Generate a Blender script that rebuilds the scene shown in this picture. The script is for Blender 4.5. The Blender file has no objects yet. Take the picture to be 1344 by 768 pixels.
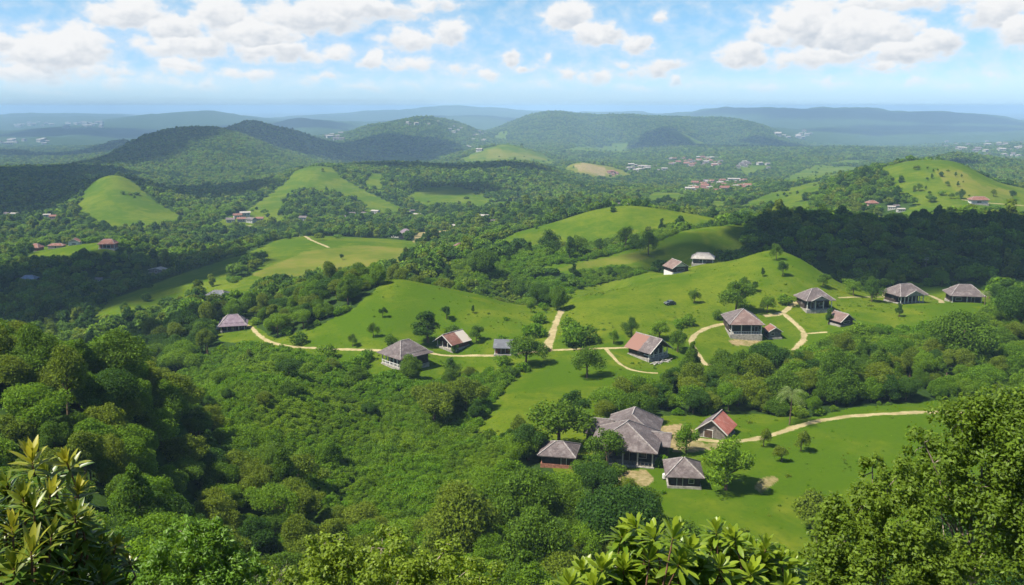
import bpy, bmesh, math, random
import numpy as np
from mathutils import Vector, Matrix, noise

R = math.radians
sc = bpy.context.scene
COL = sc.collection
rng = np.random.default_rng(11)
random.seed(5)

# ------------------------------------------------------------------ camera
F = 1164.0; PITCH = R(11.84); CX, CY = 672.0, 384.0
cd = bpy.data.cameras.new("camera"); cam = bpy.data.objects.new("camera", cd); COL.objects.link(cam)
cam.location = (0, 0, 0); cam.rotation_euler = (R(90) - PITCH, 0, 0)
cd.sensor_width = 36; cd.lens = 36 * F / 1344; cd.clip_start = 0.2; cd.clip_end = 300000
sc.camera = cam

# ------------------------------------------------------------------ light
SUN_EL, SUN_AZ = R(56), R(-112)          # azimuth from +Y towards +X
SUN_DIR = np.array([math.sin(SUN_AZ) * math.cos(SUN_EL), math.cos(SUN_AZ) * math.cos(SUN_EL), math.sin(SUN_EL)])
sl = bpy.data.lights.new("sun", "SUN"); sl.energy = 5.0; sl.angle = R(0.53); sl.color = (1.0, 0.94, 0.82)
so = bpy.data.objects.new("sun", sl); COL.objects.link(so)
so.rotation_euler = Vector(SUN_DIR).to_track_quat('Z', 'Y').to_euler()

sc.view_settings.view_transform = 'Standard'; sc.view_settings.look = 'None'
sc.view_settings.exposure = 0.93; sc.view_settings.gamma = 1.0
sc.view_settings.use_curve_mapping = False
cy = sc.cycles
cy.max_bounces = 5; cy.diffuse_bounces = 3; cy.glossy_bounces = 1; cy.transmission_bounces = 3
cy.volume_bounces = 2; cy.transparent_max_bounces = 6
cy.use_denoising = True; cy.use_adaptive_sampling = True; cy.adaptive_threshold = 0.02
cy.sample_clamp_indirect = 4.0; cy.caustics_reflective = False; cy.caustics_refractive = False


class NT:
    """small helper to write node trees"""
    def __init__(s, tree):
        s.t = tree; s.n = tree.nodes; s.l = tree.links
    def new(s, typ, **kw):
        n = s.n.new(typ)
        for k, v in kw.items():
            if k == 'ins':
                for kk, vv in v.items():
                    if hasattr(vv, 'is_output') or isinstance(vv, bpy.types.NodeSocket): s.l.new(vv, n.inputs[kk])
                    else: n.inputs[kk].default_value = vv
            else: setattr(n, k, v)
        return n
    def m(s, op, a, b=None, c=None, clamp=False):
        n = s.n.new('ShaderNodeMath'); n.operation = op; n.use_clamp = clamp
        for i, v in enumerate((a, b, c)):
            if v is None: continue
            if isinstance(v, bpy.types.NodeSocket): s.l.new(v, n.inputs[i])
            else: n.inputs[i].default_value = v
        return n.outputs[0]
    def sstep(s, v, a, b, lo=0.0, hi=1.0):
        n = s.n.new('ShaderNodeMapRange'); n.interpolation_type = 'SMOOTHSTEP'
        s.l.new(v, n.inputs[0])
        for i, x in ((1, a), (2, b), (3, lo), (4, hi)): n.inputs[i].default_value = x
        return n.outputs[0]
    def mix(s, fac, a, b, blend='MIX'):
        n = s.n.new('ShaderNodeMix'); n.data_type = 'RGBA'; n.blend_type = blend; n.clamp_factor = True
        for k, v in (('Factor', fac), ('A', a), ('B', b)):
            i = {'Factor': 0, 'A': 6, 'B': 7}[k]
            if isinstance(v, bpy.types.NodeSocket): s.l.new(v, n.inputs[i])
            elif k == 'Factor': n.inputs[i].default_value = v
            else: n.inputs[i].default_value = (*v, 1) if len(v) == 3 else v
        return n.outputs[2]
    def noise(s, vec, scale, detail=4, rough=0.55, dist=0.0, dim='3D'):
        n = s.n.new('ShaderNodeTexNoise'); n.noise_dimensions = dim
        if vec is not None: s.l.new(vec, n.inputs['Vector'])
        n.inputs['Scale'].default_value = scale; n.inputs['Detail'].default_value = detail
        n.inputs['Roughness'].default_value = rough; n.inputs['Distortion'].default_value = dist
        return n.outputs[0]
    def link(s, a, b): s.l.new(a, b)


# ------------------------------------------------------------------ sky with broken cumulus (world shader)
def build_world():
    w = bpy.data.worlds.new("World"); sc.world = w; w.use_nodes = True
    t = NT(w.node_tree); t.n.clear()
    out = t.new('ShaderNodeOutputWorld'); bg = t.new('ShaderNodeBackground'); t.link(bg.outputs[0], out.inputs[0])
    bg.inputs[1].default_value = 0.1
    sky = t.new('ShaderNodeTexSky'); sky.sky_type = 'NISHITA'; sky.sun_disc = False
    sky.sun_elevation = SUN_EL; sky.sun_rotation = SUN_AZ % (2 * math.pi)
    sky.air_density = 1.0; sky.dust_density = 0.25; sky.ozone_density = 3.0; sky.altitude = 200
    tc = t.new('ShaderNodeTexCoord'); sep = t.new('ShaderNodeSeparateXYZ'); t.link(tc.outputs['Generated'], sep.inputs[0])
    # direction -> azimuth / elevation in degrees
    az = t.m('MULTIPLY', t.m('ARCTAN2', sep.outputs[0], sep.outputs[1]), 57.2958)
    el = t.m('MULTIPLY', t.m('ARCSINE', sep.outputs[2]), 57.2958)
    # cloud banks: azimuth, elevation, half width, half height, weight (degrees)
    return t, sky, bg, az, el

def px_dir(px, py):
    """pixel -> azimuth, elevation in degrees"""
    x = (px - CX) / F; y = (CY - py) / F
    d = np.array([x, math.cos(PITCH) + y * math.sin(PITCH), -math.sin(PITCH) + y * math.cos(PITCH)])
    d /= np.linalg.norm(d)
    return math.degrees(math.atan2(d[0], d[1])), math.degrees(math.asin(d[2]))

# px, py, half width, half height (photo pixels), weight
CLOUDS = [
    (60, 68, 62, 34, 1.0), (105, 62, 44, 34, 1.0), (30, 100, 70, 22, .7), (5, 58, 22, 18, .8), (120, 92, 50, 22, .6),
    (170, 18, 60, 26, .95), (230, 35, 60, 26, .9), (290, 22, 44, 34, 1.0), (250, 60, 90, 22, .8), (330, 45, 90, 30, .9),
    (400, 22, 110, 26, .95), (470, 12, 110, 20, .9), (560, 8, 60, 14, .7), (360, 66, 90, 18, .8), (240, 88, 40, 16, .7), (330, 100, 90, 14, .45),
    (420, 100, 34, 10, .5), (430, 70, 60, 16, .6),
    (488, 80, 22, 16, .9), (530, 84, 60, 14, .6), (590, 45, 30, 22, .95), (540, 52, 60, 20, .75), (600, 92, 50, 14, .45), (640, 98, 30, 10, .6),
    (672, 76, 20, 14, .75), (690, 90, 24, 8, .6), (720, 74, 10, 12, .5),
    (745, 22, 46, 26, .95), (780, 44, 44, 22, 1.0), (835, 58, 26, 20, .9), (870, 86, 34, 14, .85), (815, 84, 16, 10, .6), (745, 96, 26, 14, .6), (785, 102, 28, 10, .7), (866, 20, 14, 12, .5),
    (885, 104, 14, 9, .7), (830, 92, 60, 16, .35),
    (975, 70, 40, 22, 1.0), (1010, 45, 36, 22, .9), (1060, 30, 60, 34, 1.05), (1110, 40, 70, 40, 1.0), (1080, 74, 110, 18, .75), (1160, 42, 60, 26, .9), (1185, 66, 60, 22, .9), (1232, 54, 30, 20, 1.0), (1165, 88, 60, 12, .5),
    (1085, 111, 26, 9, .6), (1150, 4, 160, 16, .7),
    (1310, 14, 44, 24, .95), (1335, 40, 34, 22, .85), (1270, 4, 40, 10, .5),
    (1260, 114, 34, 12, .55), (1300, 100, 60, 20, .3), (920, 110, 50, 10, .25), (200, 110, 200, 18, .35), (560, 112, 140, 12, .25),
    (60, 124, 60, 9, .45), (150, 108, 40, 12, .5), (260, 112, 36, 9, .5), (480, 116, 40, 9, .5), (620, 112, 26, 8, .5), (700, 114, 30, 7, .45), (840, 118, 40, 8, .45), (1000, 116, 34, 8, .5), (1200, 112, 30, 8, .5),
    (-60, 60, 60, 40, 1), (-150, 30, 70, 40, .9), (1430, 60, 60, 40, .9), (1520, 30, 80, 40, .8), (300, -50, 200, 40, .7), (800, -70, 120, 30, .6), (1150, -60, 160, 40, .8),
]

def finish_world(t, sky, bg, az, el):
    comb = t.new('ShaderNodeCombineXYZ'); t.link(az, comb.inputs[0]); t.link(el, comb.inputs[1])
    P0 = comb.outputs[0]
    # ragged edges: push the lookup around by noise before measuring the banks
    def wob(P, scale, amp, seed):
        mp = t.new('ShaderNodeMapping'); t.link(P, mp.inputs[0]); mp.inputs['Location'].default_value = (seed, seed * 1.7, 0); mp.inputs['Scale'].default_value = (scale, scale * 1.45, 1)
        n = t.new('ShaderNodeTexNoise'); t.link(mp.outputs[0], n.inputs['Vector']); n.inputs['Scale'].default_value = 1.0; n.inputs['Detail'].default_value = 4; n.inputs['Roughness'].default_value = .5
        v = t.new('ShaderNodeVectorMath', operation='SUBTRACT'); t.link(n.outputs['Color'], v.inputs[0]); v.inputs[1].default_value = (.5, .5, .5)
        s_ = t.new('ShaderNodeVectorMath', operation='MULTIPLY'); t.link(v.outputs[0], s_.inputs[0]); s_.inputs[1].default_value = (amp, amp * .7, 0)
        a = t.new('ShaderNodeVectorMath', operation='ADD'); t.link(P, a.inputs[0]); t.link(s_.outputs[0], a.inputs[1])
        return a.outputs[0]
    Pw = wob(P0, .6, 1.9, 3.1)
    def density(P):
        """how deep inside a puff the sight line runs, and how high up that puff"""
        acc = hgt = None; ka = math.degrees(1 / F)
        for (px, py, hw, hh, wt) in CLOUDS:
            a0, e0 = px_dir(px, py); Q = P
            if acc is not None:                 # one puff after the other, so the shader needs little stack
                q = t.new('ShaderNodeVectorMath', operation='MULTIPLY_ADD'); t.link(acc, q.inputs[0]); q.inputs[1].default_value = (1e-7,) * 3; t.link(P, q.inputs[2]); Q = q.outputs[0]
            mp = t.new('ShaderNodeMapping'); mp.vector_type = 'TEXTURE'; t.link(Q, mp.inputs[0])
            mp.inputs['Location'].default_value = (a0, e0, 0); mp.inputs['Scale'].default_value = (hw * ka * 1.14, hh * ka * 1.16, 1)
            ln = t.new('ShaderNodeVectorMath', operation='LENGTH'); t.link(mp.outputs[0], ln.inputs[0]); sp = t.new('ShaderNodeSeparateXYZ'); t.link(mp.outputs[0], sp.inputs[0])
            v = t.m('MULTIPLY', t.m('SUBTRACT', 1.0, ln.outputs['Value'], clamp=True), wt); y = t.m('MULTIPLY_ADD', sp.outputs[0], -.25, sp.outputs[1])
            if acc is None: acc, hgt = v, y
            else:
                w = t.m('MULTIPLY_ADD', t.m('SUBTRACT', v, acc), 5.0, .5, clamp=True)
                hgt = t.m('MULTIPLY_ADD', t.m('SUBTRACT', y, hgt), w, hgt); acc = t.m('SMOOTH_MAX', acc, v, .08)
        return acc, hgt
    # cauliflower detail
    mp = t.new('ShaderNodeMapping'); t.link(P0, mp.inputs[0]); mp.inputs['Scale'].default_value = (.8, 1.25, 1)
    n1 = t.noise(mp.outputs[0], 1.0, 6, .54, .2)
    d0, hgt = density(Pw)
    dn = t.m('MULTIPLY', t.m('SUBTRACT', n1, .5), 1.0)
    cov = t.m('ADD', d0, dn)
    alpha = t.sstep(cov, .07, .50)
    veil = t.m('MULTIPLY', t.sstep(cov, -.14, .45), .5)
    alpha = t.m('MAXIMUM', alpha, veil)
    # painted shading: each puff white at upper left, greyer towards its base
    n2 = t.noise(mp.outputs[0], 1.3, 3, .5, .2)
    shade = t.sstep(t.m('ADD', hgt, t.m('MULTIPLY', t.m('SUBTRACT', n2, .5), 1.1)), .28, -.62)
    shade = t.m('MULTIPLY', shade, t.sstep(cov, .15, .75))
    white = (4.9, 4.92, 4.95); grey = (3.2, 3.5, 3.9)
    ccol = t.mix(shade, white, grey)
    tint = t.mix(t.sstep(el, 2.2, 7.0), t.mix(t.sstep(el, -1.0, 3.2), (.60, .80, 1.18), (.46, .62, .90)), (.47, .64, .75))
    tint = t.mix(t.sstep(el, 0.0, 1.7), t.mix(1.0, tint, (.74, .82, .90), 'MULTIPLY'), tint)
    grade = t.mix(1.0, sky.outputs[0], tint, 'MULTIPLY')
    col = t.mix(t.m('MULTIPLY', alpha, t.sstep(el, 0.2, 2.2, .0, 1.0)), grade, ccol)
    t.link(col, bg.inputs[0])
    # the banks sit low over the horizon ahead; elsewhere a plain sky with a little thin cloud
    far = t.m('MULTIPLY', t.m('LESS_THAN', t.m('ABSOLUTE', az), 75.0), t.m('MULTIPLY', t.m('GREATER_THAN', el, -2.0), t.m('LESS_THAN', el, 13.0)))
    bg2 = t.new('ShaderNodeBackground'); bg2.inputs[1].default_value = 0.085; t.link(sky.outputs[0], bg2.inputs[0])
    ms = t.new('ShaderNodeMixShader'); t.link(far, ms.inputs[0]); t.link(bg2.outputs[0], ms.inputs[1]); t.link(bg.outputs[0], ms.inputs[2])
    out = [n for n in t.n if n.type == 'OUTPUT_WORLD'][0]; t.link(ms.outputs[0], out.inputs[0])

_w = build_world(); finish_world(*_w)
try: sc.world.cycles.sampling_method = 'MANUAL'; sc.world.cycles.sample_map_resolution = 512
except Exception: pass

# ------------------------------------------------------------------ terrain model
CP = []                                           # (x, y, z) control points, camera at the origin
def ray(px, py):
    x = (px - CX) / F; y = (CY - py) / F
    return np.array([x, math.cos(PITCH) + y * math.sin(PITCH), -math.sin(PITCH) + y * math.cos(PITCH)])
def P(px, py, D, off=0.0):
    d = ray(px, py); d = d / d[1]
    return (d[0] * D, D, d[2] * D - off)
def line(pts, D, off=0.0, step=28):
    D = D if isinstance(D, (list, tuple)) else [D] * len(pts)
    for i in range(len(pts)):
        if i == len(pts) - 1: CP.append(P(*pts[i], D[i], off)); break
        n = max(1, int(math.hypot(pts[i + 1][0] - pts[i][0], pts[i + 1][1] - pts[i][1]) / step))
        for k in range(n):
            a = k / n
            CP.append(P(pts[i][0] * (1 - a) + pts[i + 1][0] * a, pts[i][1] * (1 - a) + pts[i + 1][1] * a, D[i] * (1 - a) + D[i + 1] * a, off))
def pt(px, py, D, off=0.0): CP.append(P(px, py, D, off))
def pz(px, D, z): CP.append(((px - CX) / F * D * 1.0, D, z))

# the lookout slope under the camera
for px in (-700, -400, 100, 400, 672, 950, 1250, 1700, 2100):
    for D, z in ((2, -1.75), (6, -4.3), (12, -9), (25, -19), (45, -34)): pz(px, D, z)
for px in (400, 672, 950, 1250, 1700, 2100): pz(px, 70, -48); pz(px, 95, -60)
for px in (-700, -400, 100, 250): pz(px, 70, -44)
for a in (70, 100, 140, 180, -70, -100, -140):
    for r_, z in ((2, -1.75), (30, -6), (120, -30), (500, -70), (3000, -130), (20000, -190), (70000, -420)):
        CP.append((math.sin(R(a)) * r_, math.cos(R(a)) * r_, z))
# left spur with the big canopy
line([(-120, 415), (0, 412), (90, 420), (150, 440), (200, 468), (235, 505)], [150, 150, 150, 153, 157, 160], 9)
for a in [(0, 600, 100), (100, 600, 100), (200, 620, 105), (0, 500, 125), (100, 500, 125), (200, 540, 140), (-200, 500, 125)]: pt(*a, 8.5)
for a in [(-150, 210, -82), (0, 205, -84), (150, 215, -86), (0, 290, -100), (200, 235, -88), (100, 250, -97), (-200, 300, -100)]: pz(*a)
# gully and the green slope under the village
for a in [(280, 560, 165, 8), (350, 530, 180, 8), (300, 480, 215, 5), (400, 500, 215, 5), (200, 440, 300, 8), (450, 560, 190, 5), (500, 520, 225, 4), (560, 600, 175, 3),
          (450, 640, 150, 5), (350, 640, 140, 6), (300, 700, 115, 8), (450, 720, 112, 8), (600, 650, 150, 4), (600, 720, 118, 7), (750, 660, 138, 6), (850, 720, 122, 6)]: pt(*a)
# village shelf
for a in [(527, 482, 256), (600, 460, 274), (660, 467, 267), (305, 433, 323), (400, 460, 274), (450, 458, 274), (735, 408, 310), (718, 460, 270), (660, 540, 210), (640, 572, 196),
          (750, 480, 254), (848, 474, 258), (925, 482, 254), (977, 443, 286), (1060, 437, 292), (1074, 410, 312), (1108, 426, 296), (1195, 397, 326), (1268, 395, 329), (1344, 400, 326),
          (1450, 400, 326), (1180, 430, 292), (840, 612, 172), (737, 610, 174), (900, 637, 162), (940, 574, 190), (870, 560, 198), (1060, 556, 198), (1225, 540, 204), (1180, 600, 176),
          (1000, 700, 143), (1150, 680, 149), (900, 720, 137), (1060, 760, 128), (1100, 500, 236), (1250, 480, 248), (1344, 500, 240), (1450, 560, 200), (1344, 620, 168), (560, 430, 290)]: pt(*a)
# left knoll
line([(470, 372), (526, 366), (577, 375), (632, 387), (680, 399), (707, 402)], [335, 335, 335, 335, 332, 325])
pt(420, 362, 350, 6); pt(340, 400, 345, 6)
for px, z in ((470, -86), (530, -87), (590, -89), (640, -91), (690, -92)): pz(px, 400, z)
# right knoll
line([(738, 411), (755, 394), (817, 380), (900, 358), (937, 347), (984, 338), (1028, 336), (1087, 363)], [312, 325, 345, 375, 390, 400, 400, 370])
for a in [(800, 405, -84), (870, 430, -82), (960, 450, -82)]: pz(*a)
# dark wood on the right
pt(985, 287, 505, 5); line([(1015, 277), (1060, 272), (1150, 275), (1250, 272), (1344, 277), (1450, 280)], [500, 500, 490, 480, 470, 470], 9.5)
for px in (1050, 1120, 1220, 1344, 1450): pt(px, 352, 402, 9)
for a in [(1000, 620, -90), (1150, 620, -90), (1344, 620, -90), (1150, 720, -95)]: pz(*a)
# hollow behind the knolls
for a in [(632, 358, 420, 4), (700, 352, 430, 5), (560, 352, 430, 5), (760, 372, 385, 5)]: pt(*a)
# brown meadow ridge, upper grass hill
line([(720, 345), (780, 332), (834, 322), (865, 308), (900, 301), (930, 296), (960, 295)], [440, 455, 470, 480, 485, 490, 492], 1)
pt(850, 350, 420); pt(920, 335, 425)
for a in [(860, 535, -79), (790, 522, -83), (930, 540, -78)]: pz(*a)
line([(639, 322), (697, 305), (734, 296), (782, 278), (830, 273), (900, 283), (960, 291)], [560, 570, 580, 590, 590, 580, 575])
pt(720, 320, 545)
for a in [(830, 730, -97), (700, 710, -99), (920, 720, -97)]: pz(*a)
# left pasture
for a in [(150, 410, 440), (240, 380, 480), (300, 360, 510), (400, 340, 550), (480, 325, 600), (540, 335, 560), (400, 310, 680), (350, 320, 640), (450, 355, 505), (330, 385, 420), (282, 390, 400)]: pt(*a)
for q_ in [(150, 416, 400, 10), (230, 402, 428, 9), (185, 428, 380, 9), (120, 420, 420, 9)]: pt(*q_)
# dark wood on the left
for a in [(50, 380, 520, 8), (150, 350, 600, 8), (0, 350, 600, 8), (100, 330, 640, 1), (140, 325, 640, 0), (-150, 350, 600, 8), (200, 310, 780, 8), (300, 302, 850, 8), (450, 300, 850, 3),
          (530, 312, 740, 0), (600, 335, 560, 0), (0, 290, 900, 8), (-150, 290, 900, 8), (100, 300, 860, 8)]: pt(*a)
pz(800, 900, -97); pz(680, 880, -99)
# grass hills left
line([(105, 262), (125, 240), (137, 231), (157, 232), (175, 245), (200, 262), (240, 283)], [1050, 1100, 1100, 1100, 1080, 1050, 1000])
pt(163, 297, 900); pz(150, 1350, -122); pz(220, 1300, -124)
line([(-200, 216), (0, 215), (60, 214), (125, 213)], 1700, 10, 60)
line([(376, 240), (400, 222), (425, 222), (445, 238), (500, 262), (530, 272)], [1250, 1300, 1300, 1250, 1150, 1100])
pt(285, 290, 900); pt(400, 285, 930); pz(410, 1600, -122)
# centre wooded ridge
line([(440, 212), (525, 209), (590, 212), (659, 207), (707, 209), (731, 219), (765, 233), (830, 237), (900, 239)], [1700, 1700, 1700, 1650, 1600, 1550, 1500, 1450, 1450], 10, 40)
pt(600, 275, 1000, 8); pt(700, 268, 1050, 8); pz(600, 2100, -140); pz(800, 1800, -150); pz(700, 2000, -145)
# big hill on the left and its dark neighbour
line([(134, 206), (169, 183), (203, 171), (237, 165), (271, 164), (300, 168), (325, 176), (350, 185), (383, 198), (430, 210)], 2450, 10)
pz(300, 2800, -95); pz(350, 2780, -120); line([(290, 172), (310, 163), (332, 155), (345, 159), (359, 165), (383, 168), (423, 183), (450, 189), (500, 197), (550, 206)], 3300, 10)
pz(220, 3200, -140); pz(350, 4300, -175); pz(450, 3900, -165); pt(200, 212, 1900, 10); pt(300, 215, 1900, 10)
# plain
for D, z in ((3000, -172), (6000, -195), (16000, -205), (30000, -230), (70000, -420)):
    for px in (-600, -300, 0): pz(px, D, z)
for D in (30000, 70000):
    for px in (250, 500, 750, 1000, 1344, 1700): pz(px, D, -230 if D < 40000 else -420)
line([(100, 203), (130, 192), (165, 183), (200, 200)], 4000)
line([(-60, 203), (0, 199), (25, 197), (50, 206)], 3600)
line([(110, 160), (150, 156), (190, 152), (230, 149), (270, 146), (310, 149), (350, 156), (380, 160)], 9500)
pz(270, 13500, -212)
line([(480, 160), (530, 155), (600, 152), (650, 155), (690, 160)], 9000); pz(560, 12000, -205); pz(560, 7200, -195)
line([(350, 165), (380, 158), (420, 157), (450, 163)], 7500); line([(0, 176), (60, 171), (120, 170), (170, 177)], 6800); pz(60, 8500, -198)
line([(400, 153), (440, 151), (480, 147), (577, 141), (660, 143), (740, 147), (850, 148), (900, 152)], 13000, 0, 60); line([(0, 150), (90, 149), (170, 151)], 14000, 0, 60); pz(600, 18000, -230); pz(90, 19000, -230)
# hills in the middle distance
line([(454, 178), (474, 166), (508, 163), (553, 153), (591, 157), (618, 168), (640, 178)], 4300)
pz(560, 3300, -165); pz(560, 5400, -170); pz(460, 5500, -170)
line([(430, 192), (508, 187), (553, 202)], 3500)
line([(640, 173), (686, 154), (741, 147), (762, 156), (851, 156), (880, 157), (977, 159), (1018, 176), (1040, 188)], 5000)
pz(750, 3700, -160); pz(950, 3700, -160); pz(800, 7000, -168); pz(680, 7000, -168); pz(1050, 3600, -160)
line([(827, 193), (850, 182), (880, 171), (923, 190)], 4300)
line([(595, 208), (632, 197), (666, 190), (707, 202), (738, 213)], 2600); pz(666, 3100, -162); pz(666, 2250, -142)
line([(736, 222), (758, 212), (782, 217), (803, 222), (830, 229)], 1950); pz(780, 2350, -152); pz(770, 1760, -140)
# town plain and the range on the right
for D in (1800, 2300, 2900, 3400):
    for px in (920, 1000): pz(px, D, -150)
for D in (2300, 2900, 3400): pz(1100, D, -150); pz(1344, D + 300, -155); pz(1500, D + 300, -155)
line([(860, 154), (880, 151), (920, 146), (956, 141), (1018, 142), (1066, 143), (1139, 141), (1177, 147), (1260, 148), (1311, 152), (1360, 162), (1420, 170)], 10000, 0, 40)
pz(1100, 6300, -190); pz(1344, 6500, -190); pz(1100, 14000, -210); pz(950, 14000, -210); pz(1344, 14000, -210)
pt(1180, 166, 7600); pt(983, 156, 8600); pt(1270, 166, 7800)
# grass hill on the right
line([(1122, 232), (1163, 221), (1191, 212), (1225, 210), (1256, 212), (1280, 224), (1305, 238), (1344, 247), (1420, 258)], 950)
for px in (1100, 1200, 1300, 1420): pt(px, 287, 700)
pz(1225, 1350, -115); pz(1344, 1350, -118); pt(1046, 259, 900, 6); pt(994, 280, 800, 2); pt(1095, 227, 1500); pt(1040, 250, 1150)
line([(1225, 204), (1246, 197), (1300, 203), (1344, 210), (1450, 212)], 1850, 10, 40); pz(1300, 2500, -152)

CP = np.array(CP)
KR = 5.0
def uw(x, y):
    r = np.hypot(x, y) + 1e-9
    return np.arctan2(x, y) * 11.64, np.log(r) * KR
_cu, _cw = uw(CP[:, 0], CP[:, 1])
def _phi(d2): return 0.5 * d2 * np.log(d2 + 1e-12)
def _solve():
    n = len(CP)
    d2 = (_cu[:, None] - _cu[None]) ** 2 + (_cw[:, None] - _cw[None]) ** 2
    A = np.zeros((n + 3, n + 3)); A[:n, :n] = _phi(d2) + np.eye(n) * 0.01
    A[:n, n] = 1; A[:n, n + 1] = _cu; A[:n, n + 2] = _cw; A[n:, :n] = A[:n, n:].T
    return np.linalg.solve(A, np.concatenate([CP[:, 2], np.zeros(3)]))
_W = _solve()

# polar grid
def radial():
    r, out = 1.2, []
    while r < 70000:
        out.append(r)
        k = .0009 * r / 75
        if r < 60: k = .03
        elif r < 110: k = .012
        else: k = min(max(k, .0042), .024)
        r *= 1 + k
    return np.array(out)
RAD = radial()
AZ = np.concatenate([np.linspace(-math.pi, R(-42), 40)[:-1], np.linspace(R(-42), R(42), 860), np.linspace(R(42), math.pi, 40)[1:]])
def _coarse():
    ca = np.concatenate([np.linspace(-math.pi, R(-42), 24)[:-1], np.linspace(R(-42), R(42), 260), np.linspace(R(42), math.pi, 24)[1:]])
    cr = np.exp(np.linspace(math.log(1.1), math.log(72000), 440))
    U = (ca * 11.64)[:, None] + 0 * cr[None]; Wd = (np.log(cr) * KR)[None] + 0 * ca[:, None]
    Z = np.empty(U.size); Uf, Wf = U.ravel(), Wd.ravel(); n = len(CP)
    for i in range(0, Z.size, 20000):
        d2 = (Uf[i:i + 20000, None] - _cu[None]) ** 2 + (Wf[i:i + 20000, None] - _cw[None]) ** 2
        Z[i:i + 20000] = _phi(d2) @ _W[:n] + _W[n] + _W[n + 1] * Uf[i:i + 20000] + _W[n + 2] * Wf[i:i + 20000]
    return ca, cr, Z.reshape(U.shape)
_ca, _cr, _CZ = _coarse()

def lattice(x, y, seed=0):
    """smooth value noise in -1..1"""
    xi = np.floor(x).astype(np.int64); yi = np.floor(y).astype(np.int64); fx = x - xi; fy = y - yi
    def h(a, b):
        v = (a * 374761393 + b * 668265263 + seed * 1442695041) & 0xffffffff
        v = ((v ^ (v >> 13)) * 1274126177) & 0xffffffff
        return ((v ^ (v >> 16)) & 0xffff) / 32767.5 - 1
    sx = fx * fx * fx * (fx * (fx * 6 - 15) + 10); sy = fy * fy * fy * (fy * (fy * 6 - 15) + 10)
    return (h(xi, yi) * (1 - sx) + h(xi + 1, yi) * sx) * (1 - sy) + (h(xi, yi + 1) * (1 - sx) + h(xi + 1, yi + 1) * sx) * sy
def fbm(x, y, oct=4, seed=0):
    v = 0; a = 1.0; t = 0
    for o in range(oct): v = v + a * lattice(x * 2 ** o + 13.7 * o, y * 2 ** o - 7.1 * o, seed + o); t += a; a *= .5
    return v / t

def bil(ga, gr_log, G, a, lr):
    i = np.clip(np.searchsorted(ga, a) - 1, 0, len(ga) - 2); j = np.clip(np.searchsorted(gr_log, lr) - 1, 0, len(gr_log) - 2)
    fa = np.clip((a - ga[i]) / (ga[i + 1] - ga[i]), 0, 1); fr = np.clip((lr - gr_log[j]) / (gr_log[j + 1] - gr_log[j]), 0, 1)
    return (G[i, j] * (1 - fa) + G[i + 1, j] * fa) * (1 - fr) + (G[i, j + 1] * (1 - fa) + G[i + 1, j + 1] * fa) * fr

def _heights():
    A = AZ[:, None] + 0 * RAD[None]; L = np.log(RAD)[None] + 0 * AZ[:, None]
    Z = bil(_ca, np.log(_cr), _CZ, A.ravel(), L.ravel()).reshape(A.shape)
    X = np.sin(A) * RAD[None]; Y = np.cos(A) * RAD[None]
    rr = RAD[None] + 0 * A
    # gentle undulation near, eroded gullies far
    amp = np.clip(rr * .0022, 0, 14) * np.clip((rr - 60) / 200, 0, 1)
    Z = Z + amp * (fbm(X / np.clip(rr * .10, 30, 900) , Y / np.clip(rr * .10, 30, 900), 4, 3) if False else (fbm(X / 38, Y / 38, 3, 3) * .35 * (rr < 700) + fbm(X / 260, Y / 260, 4, 5) * 1.3 * (rr > 500) * np.clip((rr - 700) / 900, 0, 1) + (fbm(X / 900, Y / 900, 4, 6) * 2.2 - 1.2 * np.abs(fbm(X / 420, Y / 420, 3, 9))) * np.clip((rr - 3500) / 3000, 0, 1)))
    Z = np.where(rr < 14, np.minimum(Z, -1.6 - .3 * np.maximum(rr - 1.6, 0) * (np.cos(A) > .3)), Z)
    return X, Y, Z
GX, GY, GZ = _heights()
LRAD = np.log(RAD)
def H(x, y):
    x = np.atleast_1d(np.asarray(x, float)); y = np.atleast_1d(np.asarray(y, float))
    return bil(AZ, LRAD, GZ, np.arctan2(x, y), np.log(np.hypot(x, y) + 1e-9))
def project(x, y, z):
    x = np.asarray(x, float); y = np.asarray(y, float); z = np.asarray(z, float)
    f = y * math.cos(PITCH) - z * math.sin(PITCH); u = y * math.sin(PITCH) + z * math.cos(PITCH)
    f = np.where(f > .05, f, np.nan)
    return CX + F * x / f, CY - F * u / f
_MY = np.exp(np.linspace(math.log(3), math.log(60000), 6000))
def ground(px, py, dmin=3.0):
    """first point of the ground along the sight line through a pixel"""
    d = ray(px, py); d = d / d[1]
    t = _MY[_MY >= dmin]
    below = d[2] * t < H(d[0] * t, t)
    if not below.any(): return np.array([d[0] * 30000, 30000, -180.0])
    i = int(np.argmax(below)); i = max(i, 1)
    lo, hi = t[i - 1], t[i]
    for _ in range(18):
        m_ = (lo + hi) / 2
        if d[2] * m_ < H(d[0] * m_, m_)[0]: hi = m_
        else: lo = m_
    return np.array([d[0] * hi, hi, H(d[0] * hi, hi)[0]])
_SL = np.maximum.accumulate(GZ / RAD[None], axis=1)      # highest slope seen up to each ring
def visible(x, y, top):
    """can the top of something this tall on the ground be seen from the lookout"""
    a = np.arctan2(x, y); r = np.hypot(x, y); z = H(x, y)
    return (z + top) / r > bil(AZ, LRAD, _SL, a, np.log(r * .985)) - 1e-4
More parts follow.
